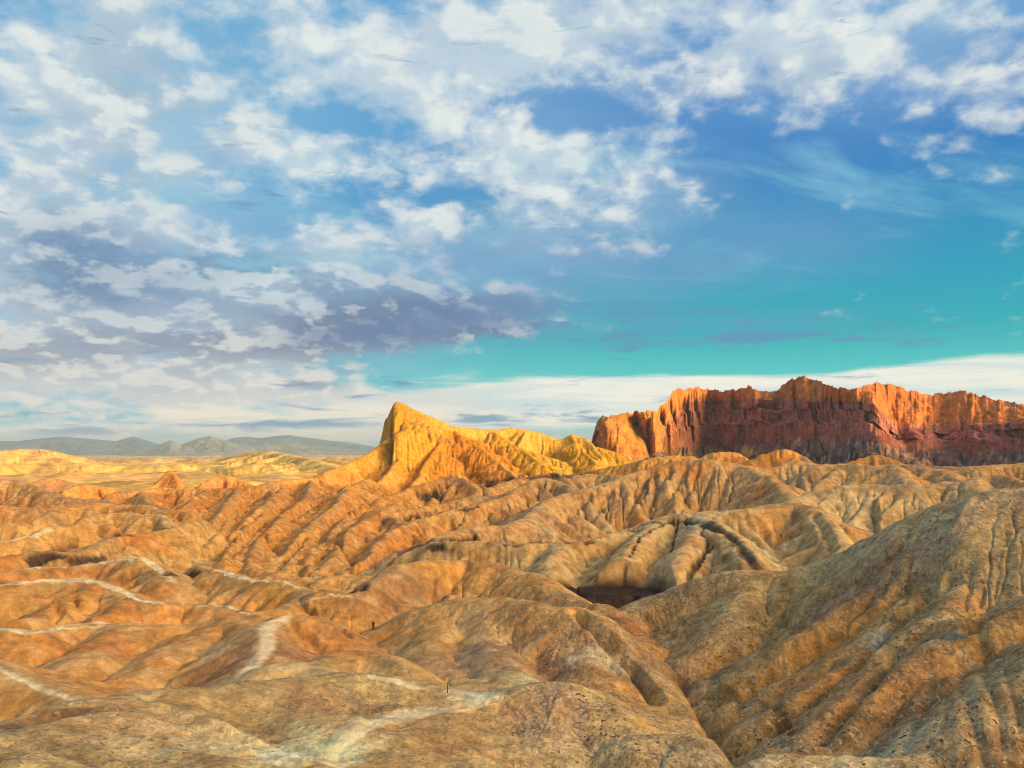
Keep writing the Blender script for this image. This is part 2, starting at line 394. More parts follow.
# spurs between the valley and the peak
for pts in ([(140, 492, 640), (150, 502, 560), (170, 510, 500), (180, 522, 440)],
            [(237, 489, 640), (225, 503, 520), (205, 525, 430), (188, 548, 360)],
            [(200, 490, 640), (180, 505, 520), (160, 520, 440)],
            [(290, 487, 640), (262, 506, 490), (248, 520, 440), (232, 540, 385), (218, 560, 325)],
            [(318, 480, 690), (300, 497, 540), (285, 513, 465), (272, 530, 415), (258, 550, 365), (248, 566, 320)],
            [(368, 478, 700), (352, 488, 560), (330, 504, 480), (315, 520, 430), (300, 543, 372), (285, 566, 318)],
            [(345, 517, 440), (325, 538, 385), (312, 558, 335), (305, 576, 300)],
            [(395, 503, 480), (376, 513, 430), (352, 530, 380), (338, 545, 348), (328, 562, 315)],
            [(415, 520, 400), (400, 528, 380), (385, 542, 345), (362, 562, 305)]):
    ridge([(p[0] + 6 * math.sin(p[1] * .9), p[1], p[2]) for p in pts], s=(35, 33), r=1.5, A=.8, lam=10, col=OCHRE * .55 + ORANGE * .45, cc=OCHRE, ccw=.8, reach=45, slant=.35)
# centre middle
ridge([(398, 556, 290), (421, 547, 290), (431, 542, 287), (456, 541, 284), (486, 541, 282), (512, 542, 280), (542, 543, 280), (572, 542, 283), (600, 537, 290), (632, 529, 300), (660, 521, 308)],
      s=(30, 38), r=1.5, A=1.5, lam=11, col=PALE * .5 + OLIVE * .5, crust=.9)
ridge([(425, 541, 310), (436, 537, 312), (456, 530, 328), (481, 527, 335), (512, 524, 340), (527, 517, 352), (549, 500, 400), (579, 490, 420), (607, 482, 430), (637, 471, 440), (662, 464, 445),
       (687, 460, 450), (712, 460, 450), (735, 464, 452), (768, 476, 430), (790, 492, 395)], s=(30, 33), r=5, A=3.0, lam=17, col=MAUVE * .45 + TAN * .55, cc=TAN, ccw=3, reach=90, slant=-.35)
ridge([(348, 522, 425), (376, 514, 430), (401, 522, 400), (418, 519, 400), (441, 511, 410), (476, 505, 420), (500, 498, 440), (520, 486, 458), (537, 478, 470), (560, 481, 470), (575, 490, 450)],
      s=(33, 34), r=2.5, A=2.0, lam=13, col=TAN * .6 + OCHRE * .4, crust=.4)
ridge([(395, 511, 455), (420, 507, 462), (446, 502, 470), (468, 497, 475), (493, 496, 480), (512, 491, 490), (530, 484, 500)], s=(33, 34), r=2.5, A=2.0, lam=13, col=OCHRE * .6 + TAN * .4)
ridge([(380, 498, 545), (400, 492, 555), (416, 485, 565), (436, 480, 575), (453, 476, 580), (466, 480, 572), (480, 490, 545)], s=(34, 35), r=3, A=1.8, lam=13, col=ORANGE * .5 + OCHRE * .5)
ridge([(490, 488, 545), (520, 478, 575), (545, 474, 590), (575, 475, 590), (600, 474, 590), (620, 476, 575)], s=(30, 34), r=3, A=2.2, lam=14, col=BROWN * .3 + TAN * .7)
ridge([(560, 476, 700), (598, 469, 705), (625, 464, 700), (645, 459, 700), (668, 456, 710), (690, 456, 720)], s=(26, 26), r=3, A=2.5, lam=18, col=YEL * .6 + GOLD * .4, reach=90)
# right middle
ridge([(640, 524, 318), (667, 515, 312), (702, 513, 312), (747, 508, 315), (792, 503, 325), (806, 505, 322), (820, 514, 308), (832, 529, 288), (842, 546, 268)], s=(26, 34), r=4, A=1.6, lam=13,
      col=TAN * .5 + PALE * .5, cc=TAN, ccw=3, reach=70, crust=.3)
ridge([(700, 515, 308), (715, 522, 290), (735, 537, 268), (750, 556, 248)], s=(36, 30), r=4, A=.8, lam=9, col=PALE, crust=.8)
ridge([(660, 520, 305), (640, 535, 280), (625, 555, 258), (610, 572, 245)], s=(33, 33), r=4, A=.9, lam=9, col=PALE * .6 + OLIVE * .4, crust=.7)
ridge([(705, 520, 300), (690, 540, 270), (675, 560, 250), (662, 580, 237)], s=(33, 33), r=4, A=.9, lam=9, col=PALE * .6 + OLIVE * .4, crust=.5)
ridge([(560, 545, 278), (550, 560, 260), (556, 575, 245)], s=(33, 33), r=4, A=.9, lam=8, col=PALE * .4 + OLIVE * .6, crust=.5)
ridge([(792, 503, 345), (805, 495, 370), (818, 490, 376), (850, 485, 380), (880, 484, 382), (918, 486, 380), (950, 482, 386), (968, 482, 386), (985, 491, 370)], s=(28, 32), r=4, A=1.6, lam=16,
      col=PALE * .65 + TAN * .35, cc=CREAM, ccw=3, reach=70, slant=-.6)
ridge([(778, 500, 450), (790, 487, 480), (798, 476, 490), (812, 468, 495), (835, 464, 500), (873, 465, 495), (898, 467, 490), (912, 483, 460)], s=(30, 33), r=4, A=2.2, lam=18, col=PALE * .7 + RED * .3, reach=80, slant=-.6)
ridge([(890, 466, 565), (905, 465, 562), (923, 467, 556), (943, 470, 550), (960, 481, 520)], s=(30, 33), r=4, A=2, lam=18, col=RED * .25 + BROWN * .35 + TAN * .4, reach=80)
ridge([(965, 485, 430), (978, 478, 450), (998, 475, 455), (1024, 481, 440), (1080, 486, 430)], s=(30, 33), r=4, A=1.4, lam=14, col=TAN * .7 + MAUVE * .3)
ridge([(732, 468, 540), (750, 466, 560), (768, 470, 562), (793, 461, 572), (815, 464, 570), (835, 470, 550)], s=(30, 33), r=3, A=2, lam=14, col=PALE * .6 + TAN * .4)
ridge([(880, 474, 610), (920, 468, 640), (950, 471, 640), (980, 468, 640), (1010, 466, 650), (1060, 466, 650), (1120, 468, 640)], s=(30, 33), r=4, A=2, lam=18, col=BROWN * .3 + TAN * .7, reach=80)
ridge([(690, 468, 640), (730, 466, 700), (760, 469, 690), (800, 464, 760), (850, 468, 750), (900, 464, 780), (960, 467, 760), (1040, 462, 780), (1100, 462, 780)], s=(30, 33), r=3, A=4, lam=20, col=MAUVE * .5 + BROWN * .5, reach=90)
# big right hill
ridge([(1300, 520, 140), (1200, 492, 148), (1120, 484, 150), (1060, 484, 150), (1024, 488, 150), (982, 491, 152), (937, 504, 153), (897, 521, 155), (852, 544, 158), (799, 568, 160), (770, 570, 163),
       (737, 570, 166), (697, 580, 166), (662, 594, 165), (635, 605, 163), (617, 619, 160)][::-1], s=(34, 31), r=6, A=.3, lam=9, sp=20, pf=.8, col=OLIVE * .4 + TAN * .6, cc=PALE, ccw=3, reach=80, slant=.4)
ridge([(905, 560, 144), (900, 588, 131), (850, 620, 128), (800, 643, 127), (745, 666, 127), (705, 682, 127)], s=(30, 30), r=3, A=.5, lam=7, col=OCHRE * .6 + TAN * .4)
ridge([(940, 570, 136), (922, 604, 124.5), (880, 627, 121), (820, 660, 117.5), (765, 688, 115), (715, 712, 112)], s=(30, 30), r=2.5, A=.5, lam=7, col=OCHRE * .5 + OLIVE * .5)
ridge([(970, 575, 130), (950, 610, 118), (900, 638, 112.5), (850, 668, 108), (800, 697, 104.5), (760, 722, 102), (730, 740, 100)], s=(30, 29), r=2.5, A=.5, lam=7, col=ORANGE * .3 + OCHRE * .3 + TAN * .4)
ridge([(1060, 590, 120), (1024, 610, 110), (963, 635, 106), (920, 658, 101.5), (870, 688, 97.5), (830, 718, 94), (790, 748, 91)], s=(31, 28), r=3, A=.6, lam=7, col=OLIVE * .5 + ORANGE * .5)
ridge([(1120, 620, 105), (1060, 645, 96), (1010, 672, 92.5), (965, 703, 90), (940, 730, 87), (920, 755, 84)], s=(30, 28), r=3, A=.6, lam=7, col=OLIVE * .5 + BROWN * .5)
ridge([(760, 571, 163), (742, 600, 150), (718, 630, 141), (690, 660, 135)], s=(26, 26), r=3, A=.6, lam=7, col=TAN * .6 + OCHRE * .4)
# hill range behind the viewpoint
OCC = RIDGES[0]
ridge([(-80, 458, 3300), (-30, 453, 3300), (0, 450.5, 3300), (25, 449, 3350), (45, 449.5, 3400), (75, 456, 3400)], s=(14, 16), r=30, A=16, lam=110, col=C(.74, .42, .13), reach=700)
ridge([(225, 458, 2600), (256, 452, 2500), (275, 452, 2400), (300, 457, 2200), (330, 464, 1900), (350, 471, 1700)], s=(16, 16), r=20, A=12, lam=90, col=C(.78, .50, .12), reach=500)
ridge([(-30, 466, 1900), (60, 463, 2000), (130, 466, 1900), (200, 464, 2000), (240, 468, 1800)], s=(14, 14), r=20, A=9, lam=70, col=C(.78, .52, .12), reach=300)
for pts in ([(688, 464, 1170), (703, 456, 1188), (722, 450, 1195), (740, 454, 1190), (756, 463, 1165)], [(742, 464, 1140), (765, 453, 1160), (785, 449, 1165), (802, 455, 1160), (816, 465, 1130)],
            [(640, 463, 1150), (655, 459, 1170), (672, 456, 1180), (690, 460, 1160)], [(845, 463, 1150), (865, 457, 1170), (880, 455, 1175), (900, 462, 1150)]):
    ridge(pts, s=(30, 30), r=2, A=4, lam=22, col=GOLD * .9 + MAUVE * .1, reach=90)
# ---- the sharp peak (tag 1)
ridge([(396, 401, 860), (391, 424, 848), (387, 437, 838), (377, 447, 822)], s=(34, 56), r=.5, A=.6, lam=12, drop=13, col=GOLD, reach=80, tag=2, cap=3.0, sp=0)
ridge([(394, 403, 861), (399, 402, 861), (412, 409, 862), (435, 418, 866), (452, 426, 870), (470, 428, 880), (492, 430, 890), (512, 428, 900), (538, 432, 905), (550, 436, 905), (561, 439, 903), (571, 434, 903), (578, 436, 900),
       (590, 441, 890), (604, 461, 860)], s=(45, 39), r=1.0, A=3.6, lam=26, col=YEL * .55 + GOLD * .45, cc=YEL, ccw=5, reach=150, slant=-.75, tag=1, cap=3.0)
ridge([(383, 443, 826), (377, 448, 820), (351, 462, 782), (325, 472, 740), (312, 479, 712)], s=(38, 38), r=1.5, A=2.2, lam=14, col=GOLD * .5 + ORANGE * .5, reach=110, tag=1, slant=.5, sp=0)
ridge([(398, 442, 833), (400, 457, 800), (385, 475, 750), (372, 487, 700)], s=(34, 34), r=1.5, A=2.0, lam=14, col=GOLD * .4 + ORANGE * .6, reach=70, tag=1, slant=.5, sp=0)
ridge([(446, 425, 868), (438, 445, 830), (425, 465, 790), (415, 482, 740)], s=(33, 36), r=1.5, A=2.0, lam=14, col=GOLD, reach=70, tag=1)
ridge([(455, 431, 862), (480, 448, 832), (500, 464, 795), (515, 477, 755)], s=(21, 40), r=1.5, A=2.0, lam=14, col=GOLD, reach=70, tag=1)
ridge([(494, 432, 884), (522, 450, 848), (545, 466, 800)], s=(21, 38), r=1.5, A=2.0, lam=14, col=YEL, reach=70, tag=1)
ridge([(571, 435, 902), (583, 450, 872), (598, 465, 830)], s=(21, 40), r=1.5, A=2.0, lam=14, col=YEL, reach=70, tag=1)


def catmull(P, sub):
    P = np.array(P, float)
    if len(P) < 3: return P
    Q_ = np.vstack([2 * P[0] - P[1], P, 2 * P[-1] - P[-2]])
    o = []
    for i in range(1, len(Q_) - 2):
        p0, p1, p2, p3 = Q_[i - 1:i + 3]
        for k in range(sub):
            t = k / sub
            o.append(.5 * ((2 * p1) + (-p0 + p2) * t + (2 * p0 - 5 * p1 + 4 * p2 - p3) * t * t + (-p0 + 3 * p1 - 3 * p2 + p3) * t ** 3))
    o.append(P[-1])
    return np.array(o)


# ------------------------------------------------------------------ polar grid (fine inside the view fan)
def axis(parts):
    o = []
    for a, b, n, log in parts:
        n = max(4, int(n * Q))
        v = np.exp(np.linspace(math.log(a), math.log(b), n, endpoint=False)) if log else np.linspace(a, b, n, endpoint=False)
        o.append(v)
    return np.concatenate(o)


AZ = np.concatenate([axis([(-180, -45, 70, 0), (-45, -35.5, 60, 0), (-35.5, 35.5, 1250, 0), (35.5, 45, 60, 0), (45, 180, 70, 0)]), [180.0]])
RR = np.concatenate([axis([(0.8, 60, 60, 1), (60, 330, 520, 1), (330, 1000, 480, 1), (1000, 4000, 190, 1), (4000, 34000, 90, 1)]), [34000.0]])
azr = np.radians(AZ)
X = (RR[:, None] * np.sin(azr)[None, :]).astype(np.float32)
Y = (RR[:, None] * np.cos(azr)[None, :]).astype(np.float32)
RG = np.repeat(RR[:, None], len(AZ), 1).astype(np.float32)
NR, NA = X.shape
print('grid', NR, NA, NR * NA)

# floor level
def floor_z(rg, x, y):
    zf = np.interp(rg, [0, 60, 120, 200, 300, 450, 700, 1000, 1500, 2500, 5000, 12000, 34000],
                   [-45, -45, -46, -46, -48, -52, -54, -58, -72, -98, -145, -232, -480])
    return zf.astype(np.float32)

H = floor_z(RG, X, Y)
azg = np.broadcast_to(AZ[None, :], H.shape)
# hummocky far basin
fm = sst(RG, 650, 1400)
hum = (ridged(X / 260, Y / 260, 4, 3) - .55) * 26 + fbm(X / 900, Y / 900, 3, 9) * 22
hum_far = (ridged(X / 900, Y / 900, 4, 5) - .5) * 60
H += fm * (hum * (1 - sst(RG, 3500, 8000)) * .8 + hum_far * sst(RG, 1500, 4000) * (1 - sst(RG, 9000, 15000)) * 1.1 + (ridged(X / 380, Y / 380, 4, 6) - .5) * 34 * sst(RG, 1200, 2200) * (1 - sst(RG, 6000, 9000)))
# cross gullies of the valley floor close by
nearf = (1 - sst(RG, 500, 900))
H += nearf * (ridged(X / 30, Y / 30, 4, 13) - .6) * 7
COL = np.empty((NR, NA, 3), np.float32)
n1 = fbm(X / 600, Y / 600, 4, 21)[..., None]; n2 = ridged(X / 140, Y / 140, 3, 22)[..., None]
val = C(.72, .48, .12) * (1 - sst(n1, -.3, .4)) + C(.68, .38, .14) * sst(n1, -.3, .4)
val = val * (.8 + .35 * n2)
loc = (OCHRE * .6 + TAN * .4) * np.ones_like(val)
COL[:] = loc + (val - loc) * sst(RG, 600, 900)[..., None]
TAG = np.zeros((NR, NA), np.int8)
CRUST = np.zeros((NR, NA), np.float32)
wx = fbm(X / 22, Y / 22, 2, 31); wy = fbm(X / 22, Y / 22, 2, 33)
big = fbm(X / 60, Y / 60, 3, 35)


def seg_ridge(rd, idx):
    global H
    P = np.array(rd['p'], float) if rd['raw'] else np.array([at(*p) for p in rd['p']])
    P = catmull(P, 4 if rd['raw'] != 'spur' else 1)
    reach = rd['reach'] or 45
    rgs = np.hypot(P[:, 0], P[:, 1])
    i0 = np.searchsorted(RR, max(rgs.min() - reach, 0)); i1 = np.searchsorted(RR, rgs.max() + reach)
    if rgs.min() < reach * 1.05:
        j0, j1 = 0, NA
        i0 = 0
    else:
        a = np.degrees(np.arctan2(P[:, 0], P[:, 1]))
        m = math.degrees(math.asin(min(1, reach / rgs.min())))
        j0 = np.searchsorted(AZ, a.min() - m); j1 = np.searchsorted(AZ, a.max() + m)
    if i1 <= i0 or j1 <= j0: return
    sl = (slice(i0, i1), slice(j0, j1))
    x = X[sl]; y = Y[sl]
    # crest wander
    wa = min(2.5, .012 * rgs.mean() + .4)
    xw = x + wx[sl] * wa; yw = y + wy[sl] * wa
    best = np.full(x.shape, 1e12, np.float32)
    S = np.zeros_like(best); Z = np.zeros_like(best); SG = np.zeros_like(best)
    s0 = 0.0
    for k in range(len(P) - 1):
        ax, ay, az_ = P[k]; bx, by, bz = P[k + 1]
        dx, dy = bx - ax, by - ay
        L2 = dx * dx + dy * dy + 1e-9; L = math.sqrt(L2)
        t = np.clip(((xw - ax) * dx + (yw - ay) * dy) / L2, 0, 1)
        ex = xw - (ax + t * dx); ey = yw - (ay + t * dy)
        d2 = ex * ex + ey * ey
        m = d2 < best
        best = np.where(m, d2, best)
        S = np.where(m, s0 + t * L, S)
        Z = np.where(m, az_ + t * (bz - az_), Z)
        SG = np.where(m, (dx * ey - dy * ex) / L, SG)      # + = left of travel
        s0 += L
    d = np.sqrt(best)
    w = .5 + .5 * np.clip(SG / (d + .3), -1, 1)           # 1 = left
    tl, tr = math.tan(R(rd['s'][0])), math.tan(R(rd['s'][1]))
    slope = tl * w + tr * (1 - w)
    slope = slope * (1 + .18 * big[sl])
    if rd['cap']: slope = slope + (rd['cap'] - slope) * (S <= 1e-4)
    r = rd['r']
    prof = slope * (np.sqrt(d * d + r * r) - r)
    if rd.get('drop'): prof = prof + np.maximum(d - rd['drop'], 0) * 3.2 * (w < .5)
    A, lam = rd['A'], rd['lam']
    scarp = 0
    if rd['crust'] and rd['raw'] != 'spur':
        q1 = perlin(S / 26 + idx, S * 0, 57); d0 = rd['r'] * .8 + 2.2 + 2.2 * perlin(S / 15 + idx, S * 0, 58) + wx[sl]
        msk = sst(q1, -.25, .15) * rd['crust'] * (w < .7 if rd['s'][0] < rd['s'][1] else w > -1)
        prof = prof + 1.9 * msk * sst(d, d0, d0 + 1.0)
        scarp = msk * np.exp(-((d - d0 - .7) / (.9 + .5 * wy[sl])) ** 2)
    se = S + rd['slant'] * d * np.where(w > .5, 1, -1) + wx[sl] * lam * .35 + idx * 37.7 + np.where(w > .5, 91.3, 0)
    dn = d / lam
    g1 = 1 - np.abs(perlin(se / (lam * 1.9), dn * .16 + idx, 41)) * 2.2
    g2 = 1 - np.abs(perlin(se / (lam * .85), dn * .22 + idx, 43)) * 2.2
    g3 = 1 - np.abs(perlin(se / (lam * .36), dn * .35, 47)) * 2.2
    gl = np.clip(g1, -.6, 1) * 1.5 * sst(d, r * .5, r + lam * 1.3) + np.clip(g2, -.6, 1) * .8 * sst(d, r * .3, r + lam * .6) + np.clip(g3, -.5, 1) * .26 * sst(d, r * .2, r + lam * .3)
    h = Z - prof - 1.7 * A * gl * np.clip(1.2 - d / (reach * 1.0), .0, 1) - fbm(x / 9, y / 9, 3, 51) * -.25 * min(r, 3)
    # fade the tent out at the limit of its reach
    h = h - sst(d, reach * .8, reach) * 60
    k = .0012 * rgs.mean() + .12
    old = H[sl]
    mx = np.maximum(old, h)
    e = np.maximum(k - np.abs(old - h), 0)
    H[sl] = mx + e * e / (4 * k)
    # colour
    cw = sst(h - old, -k, k)[..., None]
    c = rd['col'] * np.ones(x.shape + (3,), np.float32)
    stn = perlin(se / (lam * .8), dn * .12, 53)[..., None]      # streaks running down the slope
    c = c * (1 + .22 * stn)
    c = c * (1 - .10 * np.clip(gl, 0, 1)[..., None])
    if rd['cc'] is not None:
        cm = np.exp(-(d / (rd['ccw'] * .7 * (1 + .5 * wy[sl]) + .01)) ** 2)[..., None] * .8
        c = c + (rd['cc'] - c) * cm
    if rd['crust'] and rd['raw'] != 'spur': c = c + (DARK * 1.3 - c) * (np.clip(scarp, 0, 1) * .85)[..., None]  # dark band at the scarp paints in the shade of the overhang
    COL[sl] = COL[sl] + (c - COL[sl]) * cw
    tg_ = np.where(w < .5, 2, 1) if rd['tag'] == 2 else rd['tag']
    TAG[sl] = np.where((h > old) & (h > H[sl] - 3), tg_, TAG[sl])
    CRUST[sl] = CRUST[sl] * (1 - cw[..., 0]) + rd['crust'] * cw[..., 0]


rs = np.random.RandomState(11)
def spurs_of(rd):
    out = []
    sp = rd['lam'] * 1.35 if rd['sp'] is None else rd['sp']
    if not sp or rd['raw'] is True: return out
    P = catmull([at(*p) for p in rd['p']] if not rd['raw'] else rd['p'], 8)
    seg = np.hypot(np.diff(P[:, 0]), np.diff(P[:, 1])); S = np.concatenate([[0], np.cumsum(seg)])
    for side in (1, -1):
        t = math.tan(R(rd['s'][0 if side > 0 else 1]))
        if t < math.tan(R(16)): continue
        s_ = rs.uniform(.2, 1) * sp + (45 if rd['cap'] else 0)
        off = 4.0 if rd['crust'] else 0.0
        while s_ < S[-1]:
            x, y, z = (np.interp(s_, S, P[:, c]) for c in range(3))
            e = min(s_ + 1, S[-1]); x2, y2 = np.interp(e, S, P[:, 0]), np.interp(e, S, P[:, 1])
            x1, y1 = np.interp(e - 2, S, P[:, 0]), np.interp(e - 2, S, P[:, 1])
            th = math.atan2(y2 - y1, x2 - x1) + side * (math.pi / 2) - rd['slant'] * side * .7 + rs.normal(0, .22)
            L = (rd['reach'] or 45) * rs.uniform(.35, .6)
            L = min(L, sp * 3.2)
            x += off * math.cos(th); y += off * math.sin(th); z -= off * t * .8 + 1.7 * rd['crust']
            pts = []; bend = rs.normal(0, .012) * 12 / max(sp, 6)
            cx, cy, cz = x, y, z - .25
            n = 6; f = rd['pf'] * rs.uniform(.9, 1.12)
            for k in range(n + 1):
                pts.append((cx, cy, cz))
                st = L / n
                ff = f * (1 + .5 * (k / n))           # steepens towards its toe
                cx += math.cos(th) * st; cy += math.sin(th) * st; cz -= min(ff, 1.15) * t * st
                th += bend * st
            j = 1 + rs.normal(0, .09); w = rs.uniform(-.14, .14)
            col = rd['col'] * j + (C(.10, -.02, -.06) * w * 4 if w > 0 else C(-.02, .03, .06) * -w * 4)
            out.append(dict(p=pts, s=(math.degrees(math.atan(t * 1.12)),) * 2, r=max(.5, rd['r'] * .35), A=rd['A'] * .35, lam=rd['lam'] * .45, col=np.clip(col, .03, .8).astype(np.float32), cc=None, ccw=1,
                            reach=sp * 1.5, slant=0, raw='spur', tag=rd['tag'], crust=rd['crust'], cap=0, sp=0, pf=1))
            s_ += sp * rs.uniform(.7, 1.35)
    return out


for i_, rd in enumerate(RIDGES):
    seg_ridge(rd, i_)
    for q_, c_ in enumerate(spurs_of(rd)):
        seg_ridge(c_, i_ * 40 + q_)
# short knobs and noses breaking up the middle slopes
for q_ in range(46):
    r_ = rs.uniform(300, 620); a_ = rs.uniform(-31, 8); th = math.radians(rs.uniform(-50, 50) + (90 if rs.rand() < .3 else 0)); L = rs.uniform(8, 24) * r_ / 400
    x0_, y0_ = r_ * math.sin(math.radians(a_)), r_ * math.cos(math.radians(a_))
    i0_, j0_ = np.searchsorted(RR, r_), np.searchsorted(AZ, a_)
    z0_ = float(H[i0_, j0_]) + rs.uniform(.5, 3.0) * r_ / 450
    base_c = COL[i0_, j0_] * (1 + rs.normal(0, .12))
    pts = [(x0_ + math.cos(th) * L * t, y0_ + math.sin(th) * L * t, z0_ - abs(t) ** 1.5 * L * .35) for t in (-1, -.5, 0, .5, 1)]
    rd_ = dict(p=pts, s=(36, 36), r=1.2, A=.7, lam=8, col=base_c, cc=None, ccw=1, reach=30, slant=.3, raw=True, tag=0, crust=.3, cap=0, sp=9, pf=.6)
    seg_ridge(rd_, 900 + q_)
    rd2 = dict(rd_); rd2['raw'] = 1
    for k_, c_ in enumerate(spurs_of(rd2)): seg_ridge(c_, 5000 + q_ * 20 + k_)
print('ridges', time.time() - T0)

# ---- shade hills behind the viewpoint: a long range lit from behind at sunrise
sx_, sy_ = math.sin(SUN_AZ), math.cos(SUN_AZ)
along = X * sx_ + Y * sy_                 # towards the sun
lat = X * sy_ - Y * sx_                   # across
OD = 620.0
def occ_top(l):
    return np.interp(l, OCC_L, OCC_Z)
# shadow plane heights wanted at along = 0 for lateral l, raised to the crest at distance OD
OCC_L = [-3000, -1700, -1500, -1300, -1140, -1000, -660, -600, -470, -300, -200, -100, 600, 3000]
OCC_Z = [110, 118, 124, 134, 112, 114, 121, 128, 138, 150, 158, 156, 140, 110]
ot = occ_top(lat).astype(np.float32) + fbm(lat / 90, along * 0 + 3, 4, 77) * 7
da = np.abs(along - OD)
occ = ot - .42 * (np.sqrt(da * da + 900) - 30) - (ridged(X / 60, Y / 60, 3, 79) - .5) * 10 * sst(da, 10, 120)
occ = np.where((along > 150), occ, -1e3)
H = np.maximum(H, occ)

# ---- meso relief
meso = ridged(X / 14, Y / 14, 4, 61) - .6
H -= meso * .45 * np.clip(RG / 150, .5, 2.5) * (1 - sst(RG, 900, 1300)) * sst(RG, 20, 70)
H += (ridged(X / 3.0, Y / 3.0, 3, 67) - .6) * -.22 * (1 - sst(RG, 200, 450)) * sst(RG, 20, 60) + fbm(X / .9, Y / .9, 3, 68) * .07 * (1 - sst(RG, 120, 220))

# ---- D8 drainage carving: run water over the fan and cut channels
def flow_carve(H, i0, i1, j0, j1, amp, passes=1):
    for ps in range(passes):
        h = H[i0:i1, j0:j1]
        n, m = h.shape
        dr = np.diff(RR[i0:i1 + 1])[:n][:, None]
        da_ = RR[i0:i1][:, None] * np.radians(AZ[j0 + 1] - AZ[j0])
        hp = np.pad(h, 1, mode='edge')
        bestg = np.zeros_like(h); recv = np.arange(n * m).reshape(n, m)
        base_idx = np.arange(n * m).reshape(n, m)
        for di in (-1, 0, 1):
            for dj in (-1, 0, 1):
                if di == 0 and dj == 0: continue
                dist = np.sqrt((di * dr) ** 2 + (dj * da_) ** 2)
                g_ = (h - hp[1 + di:1 + di + n, 1 + dj:1 + dj + m]) / dist
                better = g_ > bestg
                bestg = np.where(better, g_, bestg)
                recv = np.where(better, base_idx + di * m + dj, recv)
        order = np.argsort(-h, axis=None, kind='stable').tolist()
        rc = recv.ravel().clip(0, n * m - 1).tolist()
        area = (dr * da_ * np.ones((1, m))).ravel().tolist()
        for q in order:
            t = rc[q]
            if t != q: area[t] += area[q]
        ar = np.array(area, np.float32).reshape(n, m)
        la = np.clip(np.log(ar / 6.0), 0, 6)
        # blur a little so channels have banks
        for _ in range(1):
            p = np.pad(la, 1, mode='edge')
            la = (p[1:-1, 1:-1] * 2 + p[:-2, 1:-1] + p[2:, 1:-1] + p[1:-1, :-2] + p[1:-1, 2:]) / 6
        scale = np.clip(RR[i0:i1] / 250, .35, 2.2)[:, None]
        edge = sst(np.arange(m) / m, 0, .02) * (1 - sst(np.arange(m) / m, .98, 1))
        H[i0:i1, j0:j1] = h - amp * la * scale * edge[None, :]
    return H


ia, ib = np.searchsorted(RR, 62), np.searchsorted(RR, 1000)
ja, jb = np.searchsorted(AZ, -35.3), np.searchsorted(AZ, 35.3)
H = flow_carve(H, ia, ib, ja, jb, .21, 3)
print('carved', time.time() - T0)

# ---- colour refinements, all fixed to the ground
def proj(x, y, z):
    yy = y * math.cos(PITCH) + z * math.sin(PITCH)
    zz = -y * math.sin(PITCH) + z * math.cos(PITCH)
    yy = np.where(yy > 1e-3, yy, 1e9)
    return 512 + FPX * x / yy, 384 - FPX * zz / yy

def line_mask(pts, width, soft=.55):
    P = catmull([at(*p) for p in pts], 5)
    m = np.full(H.shape, 1e9, np.float32)
    rg = np.hypot(P[:, 0], P[:, 1])
    i0 = np.searchsorted(RR, rg.min() - 12); i1 = np.searchsorted(RR, rg.max() + 12)
    x = X[i0:i1] + wx[i0:i1] * min(2.5, .012 * rg.mean() + .4); y = Y[i0:i1] + wy[i0:i1] * min(2.5, .012 * rg.mean() + .4)
    b = np.full(x.shape, 1e9, np.float32)
    for k in range(len(P) - 1):
        ax, ay, _ = P[k]; bx, by, _ = P[k + 1]
        dx, dy = bx - ax, by - ay
        t = np.clip(((x - ax) * dx + (y - ay) * dy) / (dx * dx + dy * dy + 1e-9), 0, 1)
        b = np.minimum(b, (x - ax - t * dx) ** 2 + (y - ay - t * dy) ** 2)
    m[i0:i1] = np.sqrt(b)
    n = fbm(X / 1.3, Y / 1.3, 2, 71) * .35
    return 1 - sst(m, width * (.6), width * (1.3) + soft)

def tint(mask, col, amt=1.0):
    global COL
    COL = COL + (col - COL) * (mask * amt)[..., None]

def hit(px, py, rmin=62):
    x, y, z = unproj_dir(px, py)
    a = math.degrees(math.atan2(x, y)); t = z / math.hypot(x, y)
    j = min(max(np.searchsorted(AZ, a), 1), NA - 1)
    i0 = np.searchsorted(RR, rmin)
    k = np.nonzero(H[i0:, j] >= RR[i0:] * t)[0]
    r = RR[i0 + k[0]] if len(k) else 900.0
    return r * math.sin(math.radians(a)), r * math.cos(math.radians(a)), r

